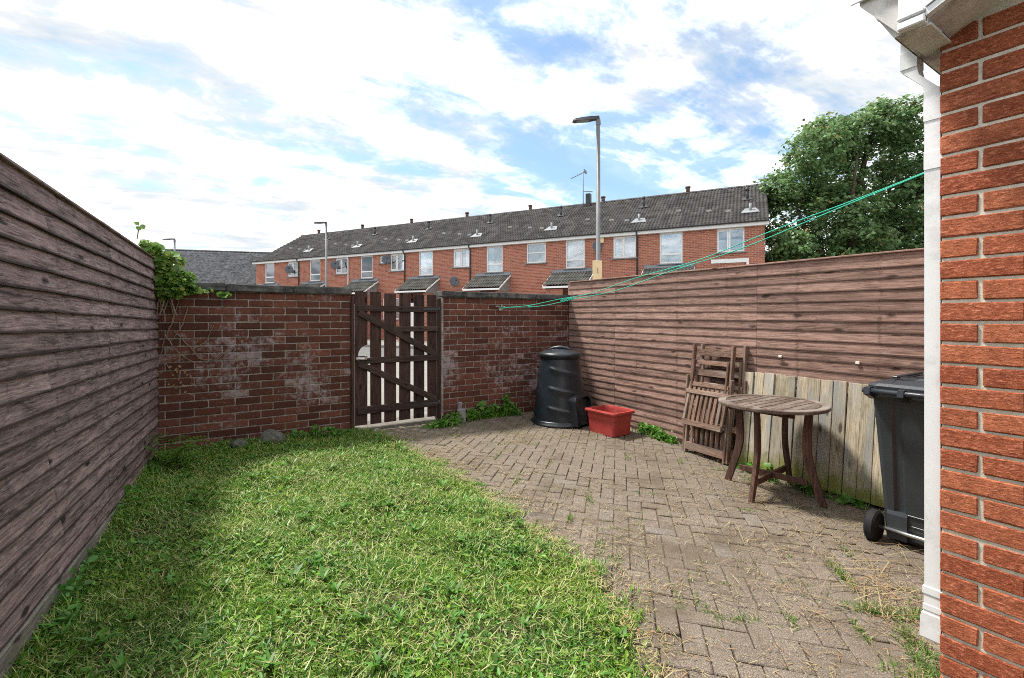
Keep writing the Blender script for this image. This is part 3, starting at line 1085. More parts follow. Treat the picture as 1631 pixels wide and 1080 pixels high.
# square drainpipe with swan neck, on the rear wall at the corner
dp = empty('drainpipe', (0.052, 0.0265, 0.0))
dp.parent = house
def sqpipe(pts, w=0.064, t=0.046, name='pipe', mat='pvc'):
    mb = MB()
    rings = []
    for (y, z, n) in pts:
        dy, dz = n                       # half-thickness direction
        rings.append([(-w / 2, y - dy * t / 2, z - dz * t / 2), (w / 2, y - dy * t / 2, z - dz * t / 2), (w / 2, y + dy * t / 2, z + dz * t / 2), (-w / 2, y + dy * t / 2, z + dz * t / 2)])
    mb.loft(rings)
    es = [e for e in mb.bm.edges]
    return mb.ob(name, M[mat], dp)
N0 = (1.0, 0.0)
NM = (0.94, -0.55)
sqpipe([(0.0, 0.44, N0), (0.0, 2.02 + PZ, N0)])
sqpipe([(-0.001, 1.98 + PZ, N0), (-0.001, 2.06 + PZ, N0)], 0.070, 0.052, 'collar')
sqpipe([(-0.002, 1.80 + PZ, N0), (-0.002, 1.865 + PZ, N0)], 0.070, 0.052, 'collar')
sqpipe([(0.0, 2.062 + PZ, N0), (0.0, 2.085 + PZ, N0), (0.004, 2.105 + PZ, (0.92, 0.40)), (0.062, 2.175 + PZ, (0.92, 0.40)), (0.070, 2.195 + PZ, N0), (0.070, 2.395 + PZ, N0)], 0.062, 0.050, 'swan_neck')
sqpipe([(0.070, 2.20 + PZ, N0), (0.070, 2.262 + PZ, N0)], 0.070, 0.052, 'collar')
# base shoe with mouldings, stopping just above the ground
sqpipe([(0.0, 0.255, N0), (0.0, 0.445, N0)], 0.066, 0.049, 'shoe')
sqpipe([(0.0, 0.425, N0), (0.0, 0.450, N0)], 0.072, 0.056, 'shoe_rim')
sqpipe([(0.0, 0.365, N0), (0.0, 0.385, N0)], 0.070, 0.054, 'shoe_rim')
sqpipe([(0.006, 0.262, N0), (0.004, 0.335, N0), (0.0, 0.352, N0)], 0.074, 0.060, 'shoe_foot')

# ================================================================== COMPOSTER
comp = empty('composter', (3.84, 4.78, gz(3.84, 4.78)), R(0), label='black plastic compost bin with spiral ridges and lid in the far corner', cat='compost bin')
H = 0.84
def base_r(z):
    t = z / H
    return 0.345 - 0.088 * t ** 1.15 - 0.01 * t
NTH, NZ = 96, 90
V = []
view = math.atan2(-4.78, -3.84)
for iz in range(NZ + 1):
    z = 0.03 + (H - 0.03) * iz / NZ
    for it in range(NTH):
        th = 2 * math.pi * it / NTH
        r = base_r(z)
        # helical steps in three tiers
        for k, z0 in enumerate((0.20, 0.44, 0.68)):
            u = ((th - view + 0.55) / (2 * math.pi / 3)) % 1.0        # 0..1 over 120 degrees
            zr = z0 + 0.045 - 0.13 * (u - 0.0)
            fade = min(1, u / 0.10) * min(1, max(0, (0.85 - u) / 0.35))
            dz = z - zr
            if dz < 0:
                r += 0.016 * fade * math.exp(-(dz / 0.050) ** 2)
            else:
                r += 0.016 * fade * math.exp(-(dz / 0.010) ** 2)
        V.append((r * math.cos(th), r * math.sin(th), z))
F = []
for iz in range(NZ):
    for it in range(NTH):
        a = iz * NTH + it
        b = iz * NTH + (it + 1) % NTH
        F += [a, b, b + NTH, a + NTH]
me = np_mesh('body', V, F, np.full(len(F) // 4, 4), M['black_plastic'], smooth=True)
mob('body', me, None, comp)
mb = MB()
mb.lathe([(0.335, 0.0), (0.368, 0.0), (0.375, 0.012), (0.372, 0.026), (0.356, 0.034), (0.354, 0.050), (0.345, 0.062), (0.33, 0.062)], 64, cap=False)
mb.ob('base_ring', M['black_plastic'], comp)
mb = MB()
mb.lathe([(0.0001, H - 0.02), (0.262, H - 0.02), (0.262, H + 0.005), (0.272, H + 0.008), (0.275, H + 0.030), (0.268, H + 0.048), (0.245, H + 0.060), (0.16, H + 0.085), (0.06, H + 0.100), (0.0001, H + 0.103)], 64, cap=False)
lid = mb.ob('lid', M['black_plastic'], comp)
# raised carrying grip across the lid with a slot
pts = []
mb = MB()
gdir = view + R(75)
for k in range(13):
    t = -1 + 2 * k / 12
    pts.append((0.15 * t * math.cos(gdir), 0.15 * t * math.sin(gdir), H + 0.078 + 0.040 * (1 - t * t) ** 0.7))
mb.tube(pts, [0.016 + 0.010 * (1 - abs(-1 + 2 * k / 12)) for k in range(13)], 10)
mb.ob('grip', M['black_plastic'], lid)
# hatch at the foot: an arched surround standing off the body, with a sliding door
ha = view + R(58)
hr = Matrix.Translation((0, 0, 0)) @ Matrix.Rotation(ha, 4, 'Z')
def arch(w, h, k=8):
    r = w / 2 * 0.55
    p = [(-w / 2, 0.02), (w / 2, 0.02), (w / 2, h - r)]
    p += [(w / 2 - r + r * math.cos(R(90) * i / k), h - r + r * math.sin(R(90) * i / k)) for i in range(1, k + 1)]
    p += [(-w / 2 + r - r * math.sin(R(90) * i / k), h - r + r * math.cos(R(90) * i / k)) for i in range(0, k + 1)]
    return p
outer, inner = arch(0.40, 0.40), arch(0.32, 0.355)
def pl(p, d):
    return [hr @ Vector((d - 0.05 * (z / 0.4) ** 1.2, x, z)) for x, z in p]
mb = MB()
r1, r2, r3, r4 = pl(outer, 0.24), pl(outer, 0.385), pl(inner, 0.392), pl(inner, 0.33)
mb.loft([r1, r2, r3, r4], cap=False, smooth=False)
mb.ob('hatch_surround', M['black_plastic'], comp)
mb = MB()
mb.loft([pl(inner, 0.30), pl(inner, 0.345)])
mb.ob('hatch_door', M['black_plastic'], comp)

# ================================================================== RED PLANTER
pot = empty('planter', (4.03, 4.085, gz(4.03, 4.085) + 0.004), R(3), label='empty red plastic trough planter beside the compost bin', cat='planter')
def rrect(w, l, r, z, k=5):
    pts = []
    for cx, cy, a0 in ((w / 2 - r, l / 2 - r, 0), (-w / 2 + r, l / 2 - r, 90), (-w / 2 + r, -l / 2 + r, 180), (w / 2 - r, -l / 2 + r, 270)):
        for i in range(k + 1):
            a = R(a0 + 90 * i / k)
            pts.append((cx + r * math.cos(a), cy + r * math.sin(a), z))
    return pts
mb = MB()
mb.loft([rrect(0.30, 0.39, .025, 0), rrect(0.318, 0.408, .03, 0.17), rrect(0.328, 0.418, .03, 0.172), rrect(0.338, 0.43, .032, 0.255), rrect(0.312, 0.404, .03, 0.255), rrect(0.28, 0.37, .02, 0.02)], smooth=False)
mb.ob('trough', M['red_plastic'], pot)
mb = MB()
R1 = [rrect(0.325, 0.417, .03, 0.250), rrect(0.385, 0.478, .045, 0.252), rrect(0.392, 0.486, .048, 0.268), rrect(0.380, 0.474, .045, 0.282), rrect(0.325, 0.417, .03, 0.278), rrect(0.312, 0.404, .03, 0.248)]
R1 = [[(x, y, z - 0.014 * math.cos(math.pi * 2 * min(1, abs(y) / 0.24)) * 0.5) for x, y, z in r] for r in R1]
mb.loft(R1 + [R1[0]], cap=False)
mb.ob('rim', M['red_plastic'], pot)
mb = MB()
mb.box((0, 0, 0.035), (0.28, 0.37, 0.02))
mb.ob('earth', M['soil'], pot)

# ================================================================== FOLDED CHAIRS
def slatbox(p, name, c, s, mat, rot=None, bev=0.003):
    mb = MB()
    mb.box((0, 0, 0), s, None, bev)
    return mb.ob(name, M[mat], p, loc=c, rot=rot)


def make_chair(label):
    """folded flat: X across, Z along its length, -Y towards the viewer"""
    t = empty('folding_chair', label=label, cat='chair', group='folded wooden chairs leaning on the fence')
    Wd = 0.50
    for s in (-1, 1):
        # long leg that carries the back rest
        slatbox(t, 'back_post', (s * (Wd / 2 - 0.02), -0.010, 0.565), (0.024, 0.046, 1.13), 'teak_z')
        # crossing leg lying beside it, slightly splayed in the fold
        slatbox(t, 'leg', (s * (Wd / 2 + 0.010), -0.020, 0.40), (0.022, 0.042, 0.80), 'teak_z', (R(2.5), 0, 0))
        slatbox(t, 'arm', (s * (Wd / 2 - 0.048), -0.040, 0.66), (0.022, 0.03, 0.62), 'teak_z', (R(-2), 0, 0))
    for z, h, yo in ((1.045, 0.058, 0.0), (0.945, 0.045, -0.002), (0.84, 0.062, -0.004)):
        mb = MB()                                   # slats of the back, gently curved
        rings = []
        for i in range(7):
            x = -0.225 + 0.45 * i / 6
            y = 0.004 + 0.018 * (1 - (x / 0.225) ** 2) + yo
            top = h / 2 + (0.010 * (1 - (x / 0.225) ** 2) if z > 1 else 0)
            rings.append([(x, y - 0.009, -h / 2), (x, y + 0.009, -h / 2), (x, y + 0.009, top), (x, y - 0.009, top)])
        mb.loft(rings)
        mb.ob('back_slat', M['teak'], t, loc=(0, -0.008, z))
    # seat: frame with lengthwise slats, hanging folded and kicked outwards
    seat = empty('seat', (0, -0.055, 0.56))
    seat.rotation_euler = (R(-9), 0, 0)
    seat.parent = t
    slatbox(seat, 'seat_rail', (0, -0.004, 0.155), (0.46, 0.024, 0.045), 'teak')
    slatbox(seat, 'seat_rail', (0, -0.006, 0.075), (0.50, 0.026, 0.046), 'teak')
    slatbox(seat, 'seat_rail', (0, -0.010, -0.245), (0.47, 0.026, 0.055), 'teak')
    for s in (-1, 1):
        slatbox(seat, 'seat_side', (s * 0.222, 0.002, -0.05), (0.028, 0.026, 0.38), 'teak_z')
    for k in range(7):
        slatbox(seat, 'seat_slat', (-0.165 + 0.055 * k, 0.002, -0.05), (0.034, 0.016, 0.36), 'teak_z')
    # lower part: rail at the feet and slats of the understructure
    slatbox(t, 'foot_rail', (0, -0.022, 0.075), (0.44, 0.024, 0.078), 'teak')
    slatbox(t, 'foot_rail', (0, -0.012, 0.33), (0.44, 0.022, 0.045), 'teak')
    for k in range(7):
        slatbox(t, 'lower_slat', (-0.180 + 0.060 * k, 0.002, 0.21), (0.036, 0.016, 0.26), 'teak_z')
    return t


ch1 = make_chair('front folded wooden chair leaning on the fence, its slatted seat hanging in view')
# yard-facing side is -x, so local -Y must map to -x
def chair_frame(x, y, lean, yaw):
    z = gz(x, y)
    M0 = Matrix.Translation((x, y, z)) @ Matrix.Rotation(R(-90 + yaw), 4, 'Z') @ Matrix.Rotation(R(-lean), 4, 'X')
    return M0
ch1.matrix_basis = chair_frame(4.205, 2.93, 7.5, -4)
ch2 = copy_tree(ch1)
ch2['label'] = 'second folded wooden chair, stacked behind the front one against the boards'
ch2.matrix_basis = chair_frame(4.315, 2.845, 4.5, 2)

# ================================================================== ROUND TABLE
tab = empty('round_table', (3.85, 2.07, gz(3.85, 2.07)), R(2), label='round slatted wooden garden table with curved legs', cat='table')
TH = 0.735
rad = 0.398
ring_o, ring_i = rad, rad - 0.058
mb = MB()
n = 56
def circ(r, z):
    return [(r * math.cos(2 * math.pi * k / n), r * math.sin(2 * math.pi * k / n), z) for k in range(n)]
mb.loft([circ(ring_o - .004, TH - 0.028), circ(ring_o, TH - 0.022), circ(ring_o, TH - 0.005), circ(ring_o - .004, TH), circ(ring_i, TH), circ(ring_i, TH - 0.028), circ(ring_o - .004, TH - 0.028)], cap=False)
mb.ob('rim', M['teak_top'], tab)
w = 0.066
k = -0.33
while k < 0.33:
    a, b = k + 0.004, k + w - 0.004
    def half(v):
        return math.sqrt(max(1e-5, (ring_i - 0.003) ** 2 - v * v))
    m = 7
    up = [(a + (b - a) * i / m, half(a + (b - a) * i / m)) for i in range(m + 1)]
    dn = [(x, -y) for x, y in reversed(up)]
    mb = MB()
    # strips run along local x of the strip object for the grain
    poly = [(-y, x) for x, y in up + dn]
    mb.prism(poly, TH - 0.024, TH - 0.003 + random.uniform(-.001, .001))
    mb.ob('top_slat', M['teak_top'], tab)
    k += w
for s in (-1, 1):
    mb = MB()
    mb.box((0, s * 0.20, TH - 0.045), (0.52, 0.035, 0.034), None, 0.003)
    mb.ob('under_rail', M['teak_dark'], tab)
    mb = MB()
    mb.box((s * 0.20, 0, TH - 0.052), (0.035, 0.52, 0.03), None, 0.003)
    mb.ob('under_rail', M['teak_dark'], tab)
for q in range(4):
    a = R(90 * q + 4)
    mb = MB()
    rings = []
    for i in range(12):
        t = i / 11
        z = (TH - 0.03) * (1 - t)
        r = 0.272 - 0.016 * math.sin(math.pi * min(1, t / 0.75)) + 0.095 * max(0, (t - 0.45) / 0.55) ** 1.5
        w0 = 0.025 + 0.004 * math.sin(math.pi * t)
        wd = 0.0145
        ca, sa = math.cos(a), math.sin(a)
        rings.append([(r * ca + dx * ca - dy * sa, r * sa + dx * sa + dy * ca, z) for dx, dy in ((-w0, -wd), (w0, -wd), (w0, wd), (-w0, wd))])
    mb.loft(rings)
    mb.ob('leg', M['teak_dark'], tab)
for q in range(2):
    a = R(90 * q + 4)
    mb = MB()
    mb.box((0, 0, 0.148 + 0.0004 * q), (0.52, 0.024, 0.048 - 0.003 * q), (0, 0, a), 0.003)
    mb.ob('stretcher', M['teak_dark'], tab)

# ================================================================== WHEELIE BIN
wb = empty('wheelie_bin', (3.585, 1.03, gz(3.9, 1.05)), R(0), label='dark grey wheeled bin with lid shut, between the planks and the drainpipe', cat='wheelie bin')
# local: x away from the yard, back (axle side) at x = 0, width along y
def sect(x0, x1, w, z, gd, r=0.03):
    """outline with a vertical groove in the back face"""
    h = w / 2
    back = [(x0, h - r), (x0, 0.17), (x0 + gd, 0.155), (x0 + gd, 0.125), (x0, 0.11), (x0, -0.11), (x0 + gd, -0.125), (x0 + gd, -0.155), (x0, -0.17), (x0, -h + r)]
    pts = back + [(x0 + r * .3, -h + r * .3), (x0 + r, -h), (x1 - r, -h), (x1 - r * .3, -h + r * .3), (x1, -h + r), (x1, h - r), (x1 - r * .3, h - r * .3), (x1 - r, h), (x0 + r, h), (x0 + r * .3, h - r * .3)]
    return [(x, y, z) for x, y in pts]
mb = MB()
mb.loft([sect(0.11, 0.60, 0.42, 0.035, 0.002), sect(0.090, 0.62, 0.45, 0.06, 0.008), sect(0.078, 0.64, 0.465, 0.25, 0.014), sect(0.045, 0.69, 0.52, 0.72, 0.012), sect(0.025, 0.715, 0.545, 0.93, 0.008), sect(0.02, 0.72, 0.55, 0.945, 0.0)])
body = mb.ob('body', M['bin_plastic'], wb)
mb = MB()
mb.loft([sect(0.010, 0.735, 0.572, 0.935, 0.0), sect(-0.005, 0.745, 0.585, 0.950, 0.0), sect(-0.005, 0.745, 0.585, 0.985, 0.0), sect(0.012, 0.73, 0.57, 0.99, 0.0)])
mb.ob('rim', M['bin_lid'], wb)
# lid: crowned with a raised panel
def lsec(ins, z, sag=0.0):
    return [(x, y, z) for x, y, _ in sect(0.005 + ins, 0.77 - ins, 0.60 - 2 * ins, 0, 0.0, 0.05)]
mb = MB()
mb.loft([lsec(0.0, 0.993), lsec(0.0, 1.012), lsec(0.02, 1.028), lsec(0.09, 1.050), lsec(0.10, 1.046), lsec(0.16, 1.050), lsec(0.18, 1.062), lsec(0.24, 1.066)])
lid = mb.ob('lid', M['bin_lid'], wb)
mb = MB()
for y in (-0.19, 0.0, 0.19):
    mb.box((0.38, y, 1.062), (0.46, 0.03, 0.014), None, 0.004)
mb.ob('lid_rib', M['bin_lid'], lid)
# handle / hinge bar along the back
mb = MB()
mb.tube([(-0.055, -0.29, 0.985), (-0.055, 0.29, 0.985)], 0.016, 12)
hb = mb.ob('handle_bar', M['bin_lid'], wb)
for y in (-0.262, -0.09, 0.09, 0.262):
    mb = MB()
    mb.prism([(-0.078, 0.965), (-0.060, 0.955), (0.02, 0.925), (0.02, 0.985), (-0.03, 1.008), (-0.070, 1.006)], -0.016, 0.016, frame((0, y, 0), (1, 0, 0), (0, 0, 1)))
    mb.ob('hinge', M['bin_lid'], hb)
# axle, axle housing, wheels
mb = MB()
mb.tube([(0.055, -0.30, 0.105), (0.055, 0.30, 0.105)], 0.0115, 12)
mb.ob('axle', M['chrome'], wb)
for y0, y1 in ((0.10, 0.205), (-0.205, -0.10)):
    mb = MB()
    mb.prism([(0.066, 0.05), (0.13, 0.035), (0.13, 0.225), (0.076, 0.222), (0.068, 0.20)], y0, y1, frame((0, 0, 0), (1, 0, 0), (0, 0, 1)) @ Matrix.Diagonal((1, 1, -1, 1)))
    mb.ob('axle_housing', M['bin_plastic'], wb)
mb = MB()
mb.box((0.105, 0, 0.15), (0.05, 0.19, 0.012), None, 0.002)
mb.box((0.090, 0, 0.215), (0.03, 0.20, 0.012), None, 0.002)
mb.ob('foot_bar', M['bin_lid'], wb)
for s in (-1, 1):
    mb = MB()
    rw = 0.10
    prof = [(0.02, -0.028), (rw - 0.012, -0.028), (rw, -0.018), (rw, 0.018), (rw - 0.012, 0.028), (rw - 0.020, 0.026), (rw - 0.026, 0.010), (0.035, 0.006), (0.032, 0.030), (0.012, 0.030)]
    mb.lathe(prof, 40, cap=True, smooth=False)
    o = mb.ob('wheel', M['rubber'], wb, loc=(0.055, s * 0.268, 0.101), rot=(R(-90 * s), 0, 0))

# ================================================================== CLOTHES LINE
line = empty('clothes_line', (3.33, 5.42, 1.385), label='doubled green clothes line strung from the brick wall to the house', cat='clothes line')
P0 = Vector((0, 0, 0))
P1 = Vector((3.0 - 3.33, 0.62 - 5.42, 2.035 - 1.385))
def sag(t, a=0.16, side=0.0, ph=0.0):
    p = P0.lerp(P1, t)
    p.z -= a * 4 * t * (1 - t) * (1 + 0.25 * (0.5 - t))
    p.x += side * math.sin(t * 19 + ph) * math.sin(math.pi * t)
    p.z += 0.010 * math.sin(t * 23 + ph) * math.sin(math.pi * t)
    return p
mb = MB()
mb.tube([sag(i / 70, 0.185, 0.006, 0.0) for i in range(71)], 0.0034, 6)
mb.ob('rope', M['rope'], line)
mb = MB()
mb.tube([sag(i / 70, 0.165, 0.008, 1.7) + Vector((0, 0, 0.018 * math.sin(math.pi * i / 70))) for i in range(71)], 0.0034, 6)
mb.ob('rope', M['rope'], line)
mb = MB()
for t in (0.30, 0.315, 0.33, 0.335, 0.16, 0.02):
    c = sag(t, 0.175)
    q = [c + Vector((0.012 * math.sin(k * 1.1), -0.025 + 0.05 * k / 14, 0.013 * math.cos(k * 1.1))) for k in range(15)]
    mb.tube(q, 0.004, 5)
mb.ob('knot', M['rope'], line)
mb = MB()
for k in range(3):
    mb.tube([Vector((0.02 * math.sin(k * 2.1 + i * 0.7), -0.02 + 0.012 * k, -0.006 * i - 0.008 * (k % 2))) for i in range(7)], 0.004, 5)
mb.ob('loose_end', M['rope_pale'], line)
mb = MB()
mb.tube([(-0.005, 0.03, 0.0), (-0.005, -0.03, 0.0), (-0.005, -0.045, 0.012), (-0.005, -0.04, 0.026)], 0.004, 8)
mb.tube([(-0.005, -0.01, 0.004), (-0.05, -0.025, 0.02), (-0.085, -0.03, 0.012)], 0.005, 6)
mb.ob('hook', M['rope_pale'], line)

# ================================================================== TERRACE ACROSS THE ROAD
TB = Vector((19.24, 10.64, 0))
TX = Vector((HX[0], HX[1], 0))
TY = Vector((HY[0], HY[1], 0))
TANG = math.atan2(HX[1], HX[0])
PITCH = 4.467
EAVE, RIDGE, DEPTH = 5.23, 7.66, 4.0
_tm = {}


def tmesh(key, fn, mat):
    if key not in _tm:
        _tm[key] = fn().mesh(key[0] if isinstance(key, tuple) else key, M[mat])
    return _tm[key]


def wall_with_openings(W_, H_, holes, deep=0.11):
    """front at local y=0, spanning x -W..0"""
    mb = MB()
    xs = sorted({-W_, 0.0} | {v for h in holes for v in (h[0], h[1])})
    zs = sorted({-0.25, H_} | {v for h in holes for v in (h[2], h[3])})
    vs = {}
    def vv(x, y, z):
        k = (round(x, 4), round(y, 4), round(z, 4))
        if k not in vs:
            vs[k] = mb.bm.verts.new(k)
        return vs[k]
    for xa, xb in zip(xs, xs[1:]):
        for za, zb in zip(zs, zs[1:]):
            cx, cz = (xa + xb) / 2, (za + zb) / 2
            if any(h[0] < cx < h[1] and h[2] < cz < h[3] for h in holes):
                continue
            mb.bm.faces.new((vv(xa, 0, za), vv(xb, 0, za), vv(xb, 0, zb), vv(xa, 0, zb)))
    for a, b, c, d in holes:
        for p, q in (((a, c), (b, c)), ((b, c), (b, d)), ((b, d), (a, d)), ((a, d), (a, c))):
            mb.bm.faces.new((vv(p[0], 0, p[1]), vv(q[0], 0, q[1]), vv(q[0], deep, q[1]), vv(p[0], deep, p[1])))
    return mb


def roof_sheet(W_, ext_l=0.0, ext_r=0.0, roll=0.15, course=0.335):
    run = DEPTH + 0.18
    rise = RIDGE - EAVE
    sl = math.hypot(DEPTH, rise)
    cs, sn = DEPTH / sl, rise / sl
    length = sl + 0.20
    nc = int(round(length / course))
    x0, x1 = -W_ - ext_l, ext_r
    nr = max(1, int(round((x1 - x0) / roll)))
    xs = []
    for i in range(nr):
        for t, h in ((0.0, 0.0), (0.30, 0.004), (0.55, 0.034), (0.80, 0.034)):
            xs.append((x0 + (x1 - x0) * (i + t) / nr, h * 0.9))
    xs.append((x1, 0.0))
    V, F = [], []
    nx = len(xs)
    for c in range(nc):
        for e in (0, 1):
            s = -0.20 + length * (c + e) / nc
            lift = 0.060 if e == 0 else 0.004
            for x, h in xs:
                n_ = lift + h
                V.append((x, s * cs - n_ * sn, EAVE + s * sn + n_ * cs))
    rows = nc * 2
    for r in range(rows - 1):
        for k in range(nx - 1):
            a = r * nx + k
            F += [a, a + 1, a + 1 + nx, a + nx]
    # back slope, plain
    o = len(V)
    V += [(x0, DEPTH, RIDGE + 0.03), (x1, DEPTH, RIDGE + 0.03), (x1, DEPTH * 2 + 0.2, EAVE - 0.1), (x0, DEPTH * 2 + 0.2, EAVE - 0.1)]
    F += [o + 1, o, o + 3, o + 2]
    return np_mesh('roof', V, F, np.full(len(F) // 4, 4), M['roof_tile'])


def window(parent, x, z0, z1, w, style, cur):
    """style: 'side' two casements, 'tall' big pane over small light, 'plain'"""
    def frame_mesh():
        mb = MB()
        f = 0.065
        h = z1 - z0
        for cx, cz, sx_, sz_ in ((0, f / 2, w, f), (0, h - f / 2, w, f)):
            mb.box((cx, 0.05, cz), (sx_, 0.06, sz_))
        for s in (-1, 1):
            mb.box((s * (w / 2 - f / 2), 0.05, h / 2), (f, 0.059, h - 2 * f))
        if style == 'side':
            mb.box((-0.04, 0.05, h / 2), (0.075, 0.058, h - 2 * f))
            for cx, ww in ((-w / 4 - 0.03, w / 2 - 0.16),):
                mb.box((cx, 0.035, f + 0.03), (ww + .03, 0.05, 0.05))
                mb.box((cx, 0.035, h - f - 0.03), (ww + .03, 0.05, 0.05))
                mb.box((cx - ww / 2, 0.035, h / 2), (0.045, 0.05, h - 2 * f - 0.11))
                mb.box((cx + ww / 2, 0.035, h / 2), (0.045, 0.05, h - 2 * f - 0.11))
        elif style == 'tall':
            mb.box((0, 0.05, h * 0.30), (w - 2 * f, 0.058, 0.075))
        elif style == 'bar':
            mb.box((0, 0.05, h * 0.52), (w - 2 * f, 0.058, 0.05))
        return mb
    wm = tmesh(('window', w, z0, z1, style), frame_mesh, 'white_frame')
    o = mob('window', wm, None, parent, (x, 0.02, z0))
    h = z1 - z0
    def pane_mesh():
        mb = MB()
        mb.box((0, 0.052, h / 2), (w - 0.12, 0.006, h - 0.12))
        return mb
    mob('pane', tmesh(('pane', w, h), pane_mesh, 'glass'), None, o)
    def sill_mesh():
        mb = MB()
        mb.box((0, -0.055, -0.032), (w + 0.16, 0.11, 0.055), None, 0.006)
        return mb
    mob('sill', tmesh(('sill', w), sill_mesh, 'lead'), None, o)
    def curt(a, b, c, d, seed):
        mb = MB()
        rings_a, rings_b = [], []
        n = max(6, int((b - a) / 0.035))
        rd = random.Random(seed)
        ph = rd.random() * 6
        for i in range(n + 1):
            xx = a + (b - a) * i / n
            yy = 0.095 + 0.012 * math.sin(i * 1.35 + ph)
            rings_a.append((xx, yy, c))
            rings_b.append((xx, yy, d))
        va = [mb.bm.verts.new(p) for p in rings_a]
        vb = [mb.bm.verts.new(p) for p in rings_b]
        for i in range(n):
            mb.bm.faces.new((va[i], va[i + 1], vb[i + 1], vb[i]))
        return mb
    if cur == 'net':
        sp = [(-w / 2, w / 2, 0.03, h)]
    elif cur == 'pair':
        sp = [(-w / 2, -w * 0.14, 0, h), (w * 0.20, w / 2, 0, h)]
    elif cur == 'blind':
        sp = [(-w / 2, w / 2, h * 0.28, h)]
    elif cur == 'half':
        sp = [(-w / 2, w / 2, 0, h * 0.55)]
    else:
        sp = []
    for k, (a, b, c, d) in enumerate(sp):
        mob('curtain', tmesh(('curtain', w, h, cur, k), lambda: curt(a, b, c, d, k + 3), 'curtain'), None, o)
    return o


